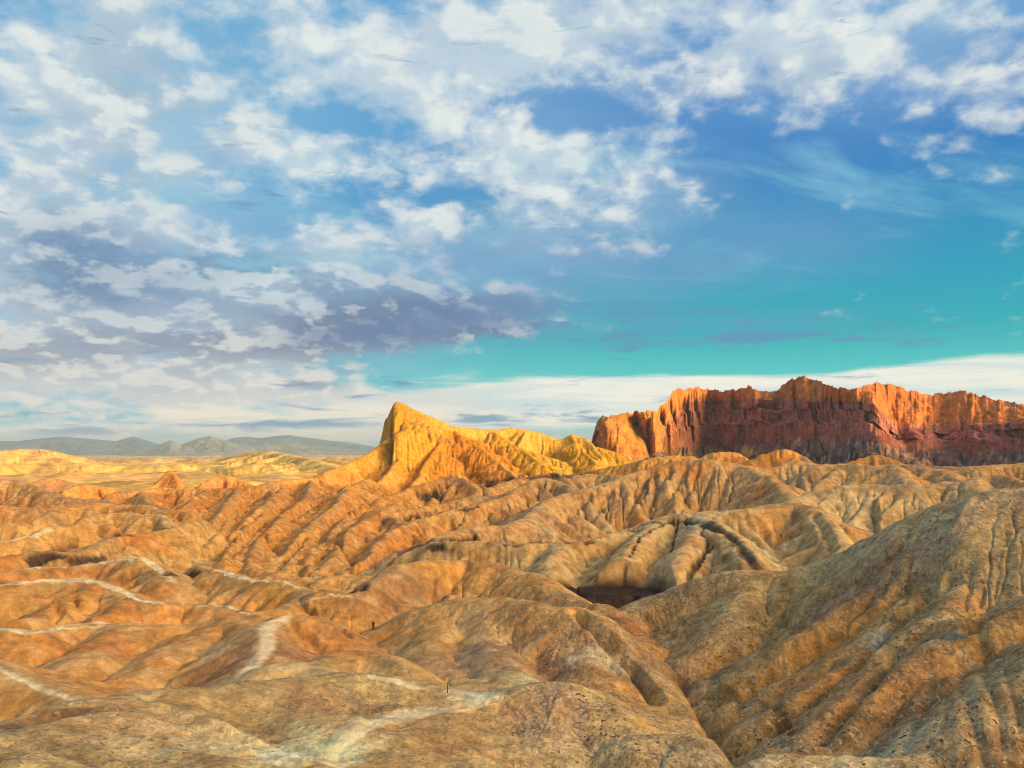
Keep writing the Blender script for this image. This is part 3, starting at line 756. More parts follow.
def trace(pts, width, depth, dark=0.0, col=None, broken=0.0, seed=0):
    """cut a channel / crust edge into the ground along a line seen in the photograph"""
    global COL
    dense = []
    for (a, b), (c_, d_) in zip(pts[:-1], pts[1:]):
        n_ = max(2, int(math.hypot(c_ - a, d_ - b) / 5))
        dense += [(a + (c_ - a) * t / n_, b + (d_ - b) * t / n_) for t in range(n_)]
    dense.append(pts[-1])
    hp = [hit(*p) for p in dense]
    med = np.median([p[2] for p in hp])
    hp = [p for p in hp if abs(p[2] - med) < .45 * med]
    if len(hp) < 2: return
    # break the line where the ground it lies on jumps to another ridge
    rg = np.array([p[2] for p in hp])
    i0 = np.searchsorted(RR, rg.min() - 10); i1 = np.searchsorted(RR, rg.max() + 10)
    azs = [math.degrees(math.atan2(p[0], p[1])) for p in hp]
    mg = math.degrees(8 / rg.min()) + .3
    j0 = np.searchsorted(AZ, min(azs) - mg); j1 = np.searchsorted(AZ, max(azs) + mg)
    sl = (slice(i0, i1), slice(j0, j1))
    wf = min(1.2, .002 * rg.mean() + .25)
    x = X[sl] + wy[sl] * wf + fbm(X[sl] / 3, Y[sl] / 3, 2, 211) * wf; y = Y[sl] + wx[sl] * wf + fbm(X[sl] / 3, Y[sl] / 3, 2, 213) * wf
    b = np.full(x.shape, 1e9, np.float32)
    for (ax, ay, ar), (bx, by, br) in zip(hp[:-1], hp[1:]):
        dx, dy = bx - ax, by - ay
        if abs(br - ar) > .05 * ar + 3: continue
        t = np.clip(((x - ax) * dx + (y - ay) * dy) / (dx * dx + dy * dy + 1e-9), 0, 1)
        b = np.minimum(b, (x - ax - t * dx) ** 2 + (y - ay - t * dy) ** 2)
    d = np.sqrt(b)
    m = np.clip(1 - d / (width * 1.5), 0, 1) ** 1.5
    if broken: m = m * sst(fbm(X[sl] / 7, Y[sl] / 7, 3, 215 + seed), -broken, .15)
    H[sl] -= 1.35 * depth * m
    if dark:
        mm = np.clip(m * 2.4, 0, 1) * dark
        cc_ = DARK * .9 if col is None else col  # default tint paints shade below crust overhangs
        COL[sl] = COL[sl] + (cc_ - COL[sl]) * mm[..., None]

def trace_all(stage):
    if stage == 0:
        for p, w_, d_ in (
            ([(465, 565), (455, 578), (445, 588), (430, 604)], 1.6, 1.6),
            ([(577, 611), (600, 632), (612, 648), (627, 662), (645, 685), (655, 700)], 1.3, 1.8),
            ([(665, 673), (690, 690), (702, 712), (715, 735), (742, 762)], 1.4, 1.6),
            ([(700, 677), (740, 655), (768, 631), (800, 612), (818, 603), (850, 583)], 1.2, 1.7),
            ([(740, 702), (768, 678), (813, 653), (840, 638), (863, 621), (893, 596), (925, 570)], 1.3, 1.9),
            ([(770, 735), (790, 718), (813, 696), (850, 665), (888, 633), (918, 603), (950, 582)], 1.3, 2.0),
            ([(820, 735), (850, 702), (870, 682), (898, 653), (930, 638), (963, 628), (1000, 612)], 1.3, 2.0),
            ([(978, 628), (984, 655), (988, 685), (996, 715), (1002, 745)], .9, .7), ([(966, 610), (967, 590), (972, 575)], .5, .5), ([(978, 606), (984, 590)], .4, .8),
            ([(1000, 640), (1004, 668), (1012, 700), (1018, 730)], .9, .55), ([(960, 670), (968, 700), (975, 735), (985, 765)], .9, .55), ([(930, 690), (920, 720), (905, 750)], .9, .5),
            ([(905, 540), (888, 560), (862, 580), (845, 590)], .9, 1.0), ([(870, 552), (850, 572), (830, 588)], .8, .9),
            ([(210, 560), (228, 540), (245, 523), (262, 510)], 2.0, 2.4), ([(228, 557), (240, 545), (262, 522)], 1.8, 2.2), ([(262, 522), (268, 543), (280, 552)], 1.8, 2.2),
            ([(275, 570), (295, 548), (305, 535)], 1.7, 2.2), ([(298, 560), (303, 575), (312, 570), (330, 548), (338, 541)], 1.7, 2.4), ([(338, 541), (345, 552), (354, 564)], 1.7, 2.2),
            ([(350, 572), (375, 560), (398, 549)], 1.6, 2.0), ([(286, 518), (275, 503), (264, 494)], 2.2, 2.4), ([(286, 518), (303, 510), (325, 497), (350, 482)], 2.4, 3.0),
            ([(240, 520), (255, 505), (262, 492)], 2.0, 2.0), ([(200, 545), (215, 528), (228, 515)], 2.0, 2.2), ([(150, 520), (165, 535), (175, 545)], 1.8, 2.0),
            ([(345, 512), (360, 505), (385, 495), (405, 487)], 2.2, 2.2), ([(328, 530), (345, 520), (372, 508)], 2.0, 2.0), ([(95, 545), (110, 548), (130, 540)], 1.6, 2.0),
            ([(628, 516), (638, 492), (650, 474)], 2.2, 2.6), ([(648, 516), (656, 492), (668, 470)], 2.2, 2.4), ([(662, 512), (674, 488), (686, 468)], 2.2, 2.4), ([(680, 510), (690, 488), (700, 470)], 2.0, 2.2),
            ([(697, 510), (706, 488), (714, 470)], 2.0, 2.4), ([(718, 505), (724, 488), (728, 474)], 2.0, 2.2), ([(565, 520), (580, 505), (590, 495)], 1.8, 2.0), ([(590, 520), (603, 503), (612, 490)], 1.8, 2.0),
            ([(480, 525), (492, 510), (500, 502)], 1.6, 1.8), ([(455, 530), (462, 516), (465, 510)], 1.6, 1.8), ([(860, 560), (850, 535), (838, 520)], 1.6, 1.6), ([(835, 555), (828, 535), (815, 515)], 1.6, 1.6),
            ([(55, 598), (62, 610), (52, 620)], 1.0, 1.2), ([(75, 590), (78, 603), (85, 612)], 1.0, 1.2), ([(290, 625), (310, 640), (325, 655)], .8, .8), ([(318, 612), (335, 622), (350, 636)], .8, .9)):
            trace(p, w_, d_ * (.72 if min(q_[1] for q_ in p) > 538 and p[0][0] > 690 else 1.0))
    else:
        for p, w_, d_, k_, br in (
            ([(398, 556), (410, 549), (421, 545), (431, 541), (456, 540), (475, 540)], 1.0, 1.6, .9, .5), ([(428, 546), (440, 544), (452, 545)], 2.0, 1.8, .95, .3),
            ([(486, 542), (505, 544), (520, 543), (532, 544)], 1.6, 1.6, .95, .3), ([(560, 543), (575, 542), (592, 542)], .9, 1.2, .9, .3),
            ([(512, 543), (560, 543), (600, 538)], .7, 1.0, .7, .2),
            ([(400, 521), (425, 517), (448, 510), (478, 506)], 1.2, 1.6, .85, .4), ([(418, 495), (428, 497), (440, 496)], 2.6, 2.0, .95, .8),
            ([(630, 530), (645, 524), (660, 522), (700, 523)], 1.0, 1.6, .9, .4), ([(668, 524), (655, 528), (640, 537), (632, 552), (622, 572)], .7, 1.0, .85, .3),
            ([(702, 524), (715, 527), (728, 533), (738, 543), (750, 557), (757, 566)], 2.2, 1.8, .85, .6), ([(678, 523), (675, 538), (671, 553)], .5, .9, .9, .6),
            ([(712, 548), (703, 558), (694, 570), (688, 580)], .8, 1.3, .95, .8), ([(115, 536), (140, 533), (158, 530), (174, 527)], 1.2, 1.6, .95, .6),
            ([(48, 551), (62, 549), (75, 545)], 1.2, 1.2, .8, .5), ([(335, 591), (347, 592), (358, 588), (368, 580)], 1.4, 1.4, .95, .8), ([(30, 562), (40, 558), (50, 555)], 1.6, 1.4, .95, .8),
            ([(487, 486), (505, 480), (522, 477), (545, 476), (570, 475), (590, 473)], 3.2, 2.0, .8, .8),
            ([(760, 700), (775, 712), (790, 735)], 1.0, .6, .6, .2), ([(800, 530), (790, 545), (775, 550)], .6, .6, .5, .2),
            ([(0, 726), (25, 720), (50, 714), (75, 708)], 1.3, .5, .85, .5)):
            trace(p, w_, d_, k_, None, br)
trace_all(0)
# broad mottling: each rock bed takes its own tint
mt = fbm(X / 45, Y / 45, 4, 81); mt2 = fbm(X / 16, Y / 16, 4, 83); mt3 = fbm(X / 80, Y / 30, 3, 85)
nearm = (1 - sst(RG, 600, 800))
tint(sst(mt, .05, .4) * nearm, C(.50, .20, .05), .65)
tint(sst(mt2, .10, .45) * nearm, C(.64, .48, .21), .50)
tint(sst(mt3, .12, .45) * nearm, C(.27, .17, .11), .60)
bandn = perlin((H * 1.0 + X * .22 - Y * .10 + mt * 9) / 7.0, X * 0 + .5, 87)
tint(sst(bandn, .15, .5) * nearm, C(.40, .15, .05), .5)
sm4 = fbm(X / 4, Y / 4, 4, 84)
tint(sst(sm4, .1, .4) * nearm, C(.28, .17, .085), .5)
tint(sst(-sm4, .1, .4) * nearm, C(.66, .50, .28), .35)
# yellow / gold beds on the peak
bp = perlin((H * .6 + X * .35 + mt * 14) / 9.0, X * 0 + 4.5, 91)
pk = (TAG > 0).astype(np.float32)
tint(sst(bp, .0, .4) * pk, C(.44, .15, .01), .85)
tint(sst(-bp, .15, .5) * pk, C(.62, .36, .015), .75)
tint((TAG == 2).astype(np.float32), C(.22, .14, .11), .95)  # steep left face: its shade painted into the rock colour
# crust edges and dark bands cut in; overhang shade painted as dark lines
trace_all(1)
# trails worn along the crests
TR = C(.78, .67, .42)
trail = np.maximum.reduce([
    line_mask([(335, 780, 69), (345, 742, 77), (375, 722, 85), (420, 710, 91), (452, 709, 92.3), (485, 703, 96)], 1.0),
    line_mask([(485, 703, 96), (470, 698, 97.5), (450, 696, 98)], .45),
    line_mask([(375, 677, 102), (395, 680, 101.5), (420, 690, 99)], .40),
    line_mask([(285, 616, 148), (266, 629, 141), (266, 649, 129), (245, 670, 119), (236, 680, 114)], .9),
    line_mask([(81, 580, 204), (95, 581, 200), (112, 587, 195), (137, 598, 183), (162, 602, 178)], .45),
    line_mask([(88, 564, 240), (110, 560, 240), (122, 557, 238), (139, 559, 232), (155, 566, 225), (172, 577, 210)], .40),
    line_mask([(217, 570, 228), (235, 576, 215), (256, 579, 206), (283, 580, 200)], .40),
    line_mask([(0, 584, 205), (45, 579, 208), (81, 580, 204)], .3),
    line_mask([(0, 627, 165), (25, 631, 162), (55, 628, 165), (87, 625, 167), (120, 623, 168)], .35),
    line_mask([(0, 541, 330), (20, 537, 332), (35, 535, 333), (52, 527, 340)], .40)])
tint(trail, TR, .8)
for p_, w_ in (
    ([(0, 571), (37, 568.5), (88, 565.5), (110, 561.5), (124, 559), (140, 561), (155, 568), (172, 578)], .45),
    ([(0, 585.5), (45, 580.5), (81, 582), (96, 583), (112, 589), (125, 594), (137, 600), (150, 602.5), (163, 604)], .55),
    ([(218, 571.5), (235, 577.5), (256, 581), (283, 582), (298, 588)], .5),
    ([(0, 629), (25, 633), (55, 630), (87, 627), (120, 625)], .45),
    ([(0, 543), (20, 539), (37, 537), (52, 529.5)], .5), ([(300, 602), (326, 595), (350, 597)], .35),
    ([(0, 668), (15, 675), (32, 686), (55, 695), (80, 704)], .5), ([(200, 607), (215, 604), (232, 608), (250, 614)], .4),
    ([(335, 765), (345, 745), (360, 732), (375, 722), (400, 714), (425, 710.5), (452, 709), (470, 707), (483, 704)], .9),
    ([(482, 703), (470, 699), (452, 698)], .6)):
    d_ = DARK; trace(p_, w_ * .85, .10, .9, TR)
for p_, w_ in (([(32, 562), (48, 558), (62, 556)], 1.3), ([(72, 561), (88, 559), (106, 558)], 1.5), ([(168, 574), (182, 573), (196, 573)], 1.3)):
    trace(p_, w_, 1.0, .95)  # left gashes: their shadow painted as dark strips
# pale green mineral powder where the trail reaches the shoulder
def spot(px, py, D, rad, n=.35):
    x0, y0, _ = at(px, py, D)
    dd = np.sqrt((X - x0) ** 2 + (Y - y0) ** 2) / rad
    return (1 - sst(dd + n * fbm(X / (rad * .5), Y / (rad * .5), 3, 95) * 2, .45, 1.1))
tint(spot(960, 510, 148, 17), PALE, .55)
tint(spot(880, 550, 150, 13), OLIVE * .6 + PALE * .4, .5)
tint(spot(1010, 560, 130, 12), OLIVE * .7 + PALE * .3, .5)
tint(spot(300, 752, 74, 8.5), GREEN * 1.25, .85)
tint(spot(280, 760, 72, 5), C(.72, .74, .58), .6)
tint(spot(480, 701, 96.5, 3.5), C(.62, .64, .44), .8)
tint(spot(545, 670, 104, 4), C(.66, .66, .50), .6)
tint(spot(600, 655, 125, 5), C(.62, .60, .42), .55)
tint(spot(530, 672, 112, 4), GREEN, .6)
tint(spot(935, 632, 108, 4), C(.36, .42, .36), .7)
tint(spot(885, 622, 119, 3), C(.42, .48, .44), .6)
tint(spot(1000, 690, 92, 6), GREEN, .2)
tint(spot(900, 700, 97, 10), ORANGE * .6 + BROWN * .4, .45)
tint(spot(820, 680, 112, 9), ORANGE * .7 + BROWN * .3, .45)
tint(spot(555, 700, 92, 7), MAUVE, .6)
tint(spot(560, 745, 82, 10), PALE, .5)
tint(spot(700, 735, 86, 5), C(.30, .27, .19), .5)
tint(spot(205, 745, 75, 7), PALE * 1.1, .6)
tint(spot(100, 735, 78, 9), BROWN, .35)
tint(spot(330, 700, 92, 7), BROWN * .9, .5)
# dark basalt gravel in the wash
wash = spot(600, 597, 225, 26, .2) * sst(-H, 40, 43)
x0, y0, _ = at(606, 597, 228)
ws = 1 - sst(np.sqrt(((X - x0) / 23) ** 2 + ((Y - y0) / 27) ** 2) + .25 * wx, .8, 1.0)
H = H + (np.minimum(H, -44.6 + .01 * (Y - y0)) - H) * ws
tint(ws * sst(-H, 40, 42.5), DARK * .45, 1.0)
for (a, b, c_, rr) in ((75, 558, 262, 4), (182, 573, 218, 4.5), (355, 586, 200, 6)):
    tint(spot(a, b, c_, rr, .2) * .9, DARK * 1.4, .85)  # shadowed gashes outside the wash, shade painted as dark spots
# cracked dark crust along some crests
cr = sst(ridged(X / 6, Y / 6, 4, 97), .72, .9) * CRUST
tint(cr, DARK * 1.8, .65)
print('coloured', time.time() - T0)


# ------------------------------------------------------------------ materials
def ground_mat(name, speck=.5, bump=1.0, rough=.95, fine=1.0, streak=False):
    m = bpy.data.materials.new(name)
    m.use_nodes = True
    t = m.node_tree
    g = NG(t)
    b = t.nodes['Principled BSDF']
    b.inputs['Roughness'].default_value = rough
    b.inputs['Specular IOR Level'].default_value = .15
    at_ = g.n('ShaderNodeAttribute'); at_.attribute_name = 'rock'
    geo = g.n('ShaderNodeNewGeometry')
    Pw = geo.outputs['Position']
    n1 = g.noise(Pw, .30 * fine, 5, .58, .3)
    n2 = g.noise(Pw, 1.9 * fine, 3, .55)
    n5 = g.noise(g.vm('MULTIPLY', Pw, (1.0, 1.0, .4)), .75 * fine, 3, .55, .8)
    n3 = g.noise(Pw, .07 * fine, 5, .6, .6)
    n4 = g.noise(Pw, .95 * fine, 4, .62, .5)
    col = at_.outputs[0]
    f = g.mul(g.ramp(n1, .32, .68, .72, 1.22), g.mad(g.sub(g.ramp(n4, .32, .68, .60, 1.32), 1.0), g.ramp(at_.outputs['Alpha'], 0.0, 1.1, .35, 1.0), 1.0))
    hs = g.n('ShaderNodeMix', data_type='RGBA', blend_type='MULTIPLY'); hs.inputs[0].default_value = 1
    g.put(hs.inputs[6], col)
    cmb = g.n('ShaderNodeCombineColor')
    g.put(cmb.inputs[0], f); g.put(cmb.inputs[1], g.mul(f, g.ramp(n3, .3, .7, .93, 1.07))); g.put(cmb.inputs[2], g.mul(f, g.ramp(n3, .3, .7, .80, 1.12)))
    g.t.links.new(cmb.outputs[0], hs.inputs[7])
    col = hs.outputs[2]
    # dark varnished pebbles and cracks
    sp = g.m('MAXIMUM', g.mul(g.ramp(n2, .56, .64), g.ramp(n4, .44, .56)), g.mul(g.ramp(n5, .60, .68), .7))
    sp = g.mul(g.mul(sp, g.ramp(n3, .40, .58, .30, 1.0)), at_.outputs['Alpha'])
    col = g.mix(g.mul(sp, speck), col, (.10, .065, .04))
    lt = g.mul(g.mul(g.ramp(n2, .45, .36), g.ramp(n4, .54, .42)), g.m('POWER', g.m('MAXIMUM', at_.outputs['Alpha'], 0.0), 1.5))
    col = g.mix(g.mul(lt, speck * .5), col, (.78, .66, .44))
    g.put(b.inputs['Base Color'], col)
    bp_ = g.n('ShaderNodeBump'); bp_.inputs['Strength'].default_value = .9
    bp_.inputs['Distance'].default_value = bump
    hh = g.add(g.mul(n1, 1.0), g.mul(g.add(g.mul(n2, .55), g.mul(n4, .9)), g.ramp(at_.outputs['Alpha'], 0.0, 1.1, .30, 1.0)))
    g.put(bp_.inputs['Height'], hh)
    t.links.new(bp_.outputs[0], b.inputs['Normal'])
    return m


def mesh_grid(name, Xa, Ya, Za, Ca, mat, facemask=None, label=None, smooth=True, spk=None):
    n, m = Xa.shape
    idx = np.arange(n * m, dtype=np.int32).reshape(n, m)
    q = np.stack([idx[:-1, :-1], idx[:-1, 1:], idx[1:, 1:], idx[1:, :-1]], -1).reshape(-1, 4)[:, ::-1]
    V = np.stack([Xa, Ya, Za], -1).reshape(-1, 3).astype(np.float32)
    Cc = Ca.reshape(-1, 3)
    Sk = np.ones(len(Cc), np.float32) if spk is None else spk.ravel().astype(np.float32)
    if facemask is not None:
        q = q[facemask.ravel()]
    used = np.zeros(n * m, bool); used[q.ravel()] = True
    remap = np.cumsum(used).astype(np.int32) - 1
    V = V[used]; Cc = Cc[used]; Sk = Sk[used]; q = remap[q]
    me = bpy.data.meshes.new(name)
    me.vertices.add(len(V)); me.vertices.foreach_set('co', V.ravel())
    me.loops.add(q.size); me.loops.foreach_set('vertex_index', q.ravel())
    me.polygons.add(len(q)); me.polygons.foreach_set('loop_start', np.arange(0, q.size, 4, dtype=np.int32))
    me.update(calc_edges=True)
    if smooth:
        me.polygons.foreach_set('use_smooth', np.ones(len(q), bool))
    a = me.color_attributes.new('rock', 'FLOAT_COLOR', 'POINT')
    c4 = np.ones((len(Cc), 4), np.float32); c4[:, :3] = np.clip(Cc, .01, .85); c4[:, 3] = Sk
    a.data.foreach_set('color', c4.ravel())
    me.materials.append(mat)
    o = bpy.data.objects.new(name, me)
    scene.collection.objects.link(o)
    o['kind'] = 'structure'
    if label: o['label'] = label
    return o


M_ground = ground_mat('badland clay', .95, .42, fine=1.0)
M_far = ground_mat('far desert soil', .0, 2.0, fine=.02)
M_cliff = ground_mat('red rock', .2, 2.0, fine=.12)
M_peak = ground_mat('golden rock', .08, 1.2, fine=.22)

SPK = .35 + .65 * sst(X / RG, -.10, .12) * (1 - sst(RG, 170, 260)) + .45 * (1 - sst(RG, 98, 108)) + .25 * fbm(X / 20, Y / 20, 3, 99)
SPK = np.clip((SPK - .12 - .3 * sst(RG, 180, 300)) * (1 - .8 * trail) * (1 - ws), 0, 1.15)
fr = (RG[:-1, :-1] + RG[1:, 1:]) / 2
tg = TAG[:-1, :-1]
pkf = (tg > 0)
near = (fr < 1250) & ~pkf
mesh_grid('badlands_hills', X, Y, H, COL, M_ground, near, 'folded tan and orange badland hills with crest trails', spk=SPK)
mesh_grid('rock_peak', X, Y, H, COL, M_peak, pkf & (fr < 1250), 'sharp golden rock peak with shade painted dark on its steep left face')
mesh_grid('desert_valley', X, Y, H, COL, M_far, (fr >= 1250), 'hazy yellow desert basin behind the hills')
print('ground built', time.time() - T0)


# ------------------------------------------------------------------ red cliffs
def build_cliff():
    sil = [(560, 466), (575, 464), (588, 458), (592, 437), (597, 420), (604, 415.5), (612, 416), (620, 415), (630, 412), (650, 411), (657, 410), (660, 404.5), (668, 402), (672, 393), (676, 388.5), (690, 388), (700, 387), (712, 391),
           (730, 390), (740, 387), (750, 386), (760, 390), (775, 390), (782, 385.5), (790, 379.5), (803, 375.5), (815, 379), (830, 385), (845, 388), (860, 386), (877, 382), (890, 384), (910, 390),
           (932, 394), (945, 392), (960, 390), (975, 394), (1000, 400), (1024, 404), (1060, 404), (1100, 412), (1160, 420), (1260, 440)]
    Rk = [(560, 1330), (592, 1340), (640, 1400), (672, 1470), (690, 1660), (705, 1800), (760, 1670), (800, 1570), (850, 1430), (876, 1350), (898, 1470), (925, 1440), (935, 1480), (1000, 1410), (1060, 1350), (1160, 1350), (1260, 1300)]
    # height (image row) of cliff foot and of the cliff's upper lip
    foot = [(560, 470), (592, 458), (610, 462), (640, 460), (690, 452), (720, 446), (800, 444), (870, 442), (900, 450), (1024, 452), (1260, 452)]
    lip = [(560, 466), (592, 424), (640, 416), (655, 420), (670, 416), (690, 400), (705, 402), (760, 399), (800, 402), (850, 400), (872, 404), (895, 430), (940, 428), (1000, 424), (1040, 420), (1260, 442)]
    n = int(1500 * Q); nv = int(300 * Q)
    px = np.linspace(560, 1260, n)
    u = (px - 512) / FPX
    f_ = lambda tab: np.interp(px, [a for a, b in tab], [b for a, b in tab])
    ys, yf, yl = f_(sil), f_(foot), f_(lip)
    yf = yf + perlin(px / 23, px * 0, 161) * 5 + perlin(px / 9, px * 0, 163) * 2.5
    yl = yl + perlin(px / 17, px * 0, 165) * 4 * (px > 870) + perlin(px / 7, px * 0, 167) * 1.6
    ys = ys + (perlin(px / 5.5, px * 0, 175) * 1.1 + perlin(px / 2.2, px * 0, 177) * .6 + np.sign(perlin(px / 9, px * 0, 179)) * .8) * (px > 590)
    yl = np.maximum(yl, ys + 1.0); yf = np.maximum(yf, yl + 2)
    R0 = f_(Rk)
    RC = np.interp(px, [560, 655, 672, 690, 708, 760, 782, 815, 835, 858, 880, 905, 940, 1024, 1260], [1345, 1440, 1520, 1710, 1806, 1682, 1660, 1620, 1485, 1425, 1560, 1580, 1640, 1540, 1380])
    kk = np.hanning(61); kk /= kk.sum(); sm_ = lambda a: np.convolve(np.pad(a, 30, mode='edge'), kk, 'valid')
    R0 = sm_(R0 + perlin(px / 28, px * 0, 171) * 26 + perlin(px / 11, px * 0, 173) * 9); RC = sm_(RC)
    tanv = lambda py: np.array([(lambda d: d[2] / math.hypot(d[0], d[1]))(unproj_dir(a, b)) for a, b in zip(px, py)])
    azc = np.arctan2(u, math.cos(PITCH))
    zS0 = tanv(ys) * R0
    # horizontal arc length for the fluting
    s = np.concatenate([[0], np.cumsum(np.hypot(np.diff(azc) * R0[1:], np.diff(R0)))])
    SS = s[None, :]
    v = np.linspace(0, 1, nv)[:, None]
    # v: 0-.25 talus, .25-.7 cliff, .7-.93 upper slope, .93-1 back
    zF = tanv(yf) * R0; zL = tanv(yl) * (R0 + 12)
    # the crest stands back from the lip
    back = np.clip(RC - R0, 4, 300)
    zS = tanv(ys) * (R0 + 14 + back)
    zB = -62.0
    t1 = np.clip(v / .22, 0, 1); t2 = np.clip((v - .22) / .46, 0, 1); t3 = np.clip((v - .68) / .26, 0, 1); t4 = np.clip((v - .94) / .06, 0, 1)
    z = zB + (zF - zB) * t1 + (zL - zF) * t2 + (zS - zL) * t3 - t4 * 90
    tal = (zF - zB) / math.tan(R(27))
    tw = 1 - np.clip(np.exp(-((px - 630) / 50) ** 2) * 1.3, 0, 1)[None, :]
    tier = (sst(t2, .46, .53) + sst(t2, .76, .82)) * tw
    rad = R0 - tal * (1 - t1) + 4 * t2 + 13 * tw * sst(t2 + .07 * perlin(SS / 30, SS * 0, 181), .46, .54) + 9 * tw * sst(t2 + .07 * perlin(SS / 22, SS * 0, 183), .74, .82) + (back + 2) * t3 + 160 * t4
    # buttresses: sharp alcoves, rounded pillars
    zz = z / 40
    def flute(lam, seed, zf=.25):
        return 1 - np.abs(perlin(SS / lam + tier * .35 + .2 * perlin(SS / lam * .7, zz * .6, seed + 5), zz * zf, seed)) * 2.4
    big_ = np.clip(flute(95, 101), -.5, 1); mid_ = np.clip(flute(38, 103), -.5, 1); sm = np.clip(flute(14, 107, .4), -.5, 1); ti = np.clip(flute(6, 111, .8), -.5, 1)
    leftw = np.exp(-((px - 635) / 42) ** 2)[None, :]
    wgt = (.25 + .75 * t2) * (1 - .85 * t3) * (t1 ** 1.5) * (1 - t4)
    disp = big_ * (34 + 34 * leftw) + mid_ * (19 + 6 * leftw) + sm * 6.5 + ti * 1.4 + perlin(SS / 160, SS * 0, 115) * 30
    # horizontal ledges
    led = perlin(z / 5.0 + .6 * perlin(SS / 120, zz * 0, 119), SS / 90, 121) * 1.2 + perlin(z / 1.9, SS / 25, 123) * .8
    disp = disp * wgt + led * wgt
    up = (t3 * (1 - t3) * 4) ** .5
    gul = (1 - np.abs(perlin(SS / 34 + rad / 160, rad / 90, 131)) * 2.2) * 7 + (1 - np.abs(perlin(SS / 13, rad / 50, 133)) * 2.2) * 3
    z = z - gul * .6 * up * (t4 == 0)
    low = (1 - t2) * t1 * 1.0
    z = z - ((ridged(SS / 55, rad / 55, 4, 141) - .55) * 34) * np.sin(np.pi * np.clip(v / .27, 0, 1)) 
    z = z + fbm(SS / 7, v * 60, 3, 143) * 1.0 * (1 - t4)
    rad = rad + disp
    # keep the outline where it is: crest heights already follow it; small nicks only
    z = z + (t3 > .9) * perlin(SS / 9, v * 0, 145) * 1.2
    Xc = np.sin(azc)[None, :] * rad; Yc = np.cos(azc)[None, :] * rad
    Zc = z * np.ones_like(rad)
    # colours
    st = perlin(Zc / 6 + SS / 260, SS / 500, 151)[..., None]
    ns = fbm(SS / 40, Zc / 40, 4, 153)[..., None]
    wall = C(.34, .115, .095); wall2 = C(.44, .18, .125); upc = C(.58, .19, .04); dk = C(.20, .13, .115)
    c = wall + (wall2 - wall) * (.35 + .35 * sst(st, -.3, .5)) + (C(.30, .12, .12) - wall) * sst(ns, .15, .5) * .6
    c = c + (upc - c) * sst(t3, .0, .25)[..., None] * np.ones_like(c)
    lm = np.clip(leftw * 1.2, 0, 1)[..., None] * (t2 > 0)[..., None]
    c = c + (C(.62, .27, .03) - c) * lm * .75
    tn = sst(fbm(SS / 26, rad / 26, 3, 159), .0, .35)[..., None]
    c = c + ((dk + (C(.42, .29, .19) - dk) * tn) - c) * (1 - sst(v, .19, .27))[..., None]
    gold = sst(fbm(SS / 60, rad / 60, 3, 157), .12, .3)[..., None] * (1 - sst(v, .19, .25))[..., None] * (px < 800)[None, :, None]
    c = c + (C(.66, .42, .10) - c) * gold
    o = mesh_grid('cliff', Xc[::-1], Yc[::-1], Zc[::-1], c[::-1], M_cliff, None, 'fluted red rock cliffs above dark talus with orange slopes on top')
    return o


build_cliff()


# ------------------------------------------------------------------ mountains across the basin
def build_mountains(name, sil, D, depth, cols, seed, foot):
    n = int(900 * Q); nv = int(120 * Q)
    px = np.linspace(sil[0][0], sil[-1][0], n)
    py = np.interp(px, [a for a, b in sil], [b for a, b in sil])
    azc = np.arctan2((px - 512) / FPX, math.cos(PITCH))
    tv = np.array([(lambda d: d[2] / math.hypot(d[0], d[1]))(unproj_dir(a, b)) for a, b in zip(px, py)])
    v = np.linspace(0, 1, nv)[:, None]
    rad = D - depth + 2 * depth * v
    zc = tv * D
    tent = 1 - np.abs(2 * v - 1)
    zb = foot
    s = azc * D
    rg_ = ridged(s[None, :] / 1500, rad / 2200, 4, seed) - .55
    rg2 = ridged(s[None, :] / 500 + rad / 2500, rad / 1400, 3, seed + 9) - .55
    z = zb + (zc[None, :] - zb) * tent ** .9 - (rg_ * .30 + rg2 * .16) * (zc[None, :] - zb) * np.sin(np.pi * tent) * 1.5
    X_ = np.sin(azc)[None, :] * rad; Y_ = np.cos(azc)[None, :] * rad
    nz = fbm(s[None, :] / 900, rad / 900, 3, seed + 3)[..., None]
    c = cols[0] + (cols[1] - cols[0]) * sst(nz, -.3, .3)
    o = mesh_grid(name, X_[::-1], Y_[::-1], (z * np.ones_like(rad))[::-1], c[::-1] * np.ones(rad.shape + (1,)) if c.ndim == 3 else c, M_far, None, 'distant blue grey mountain range along the horizon')
    return o


build_mountains('mountains', [(-500, 446), (-200, 440), (-100, 438), (0, 441), (20, 441), (45, 438), (65, 436.5), (90, 438.5), (118, 441), (128, 438), (135, 436.5), (148, 440), (160, 444), (180, 446), (200, 442), (228, 440), (236, 437.5), (248, 436.5),
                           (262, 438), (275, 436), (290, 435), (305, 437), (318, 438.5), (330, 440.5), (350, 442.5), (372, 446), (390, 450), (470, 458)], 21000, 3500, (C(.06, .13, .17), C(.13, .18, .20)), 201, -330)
build_mountains('mountains', [(120, 456), (150, 450), (160, 445), (172, 440), (183, 444.5), (192, 441), (200, 438), (211, 436), (222, 439), (235, 443), (250, 446), (290, 443), (330, 447), (360, 451), (420, 458)], 16500, 2200,
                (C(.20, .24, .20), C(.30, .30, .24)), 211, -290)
print('all', time.time() - T0)


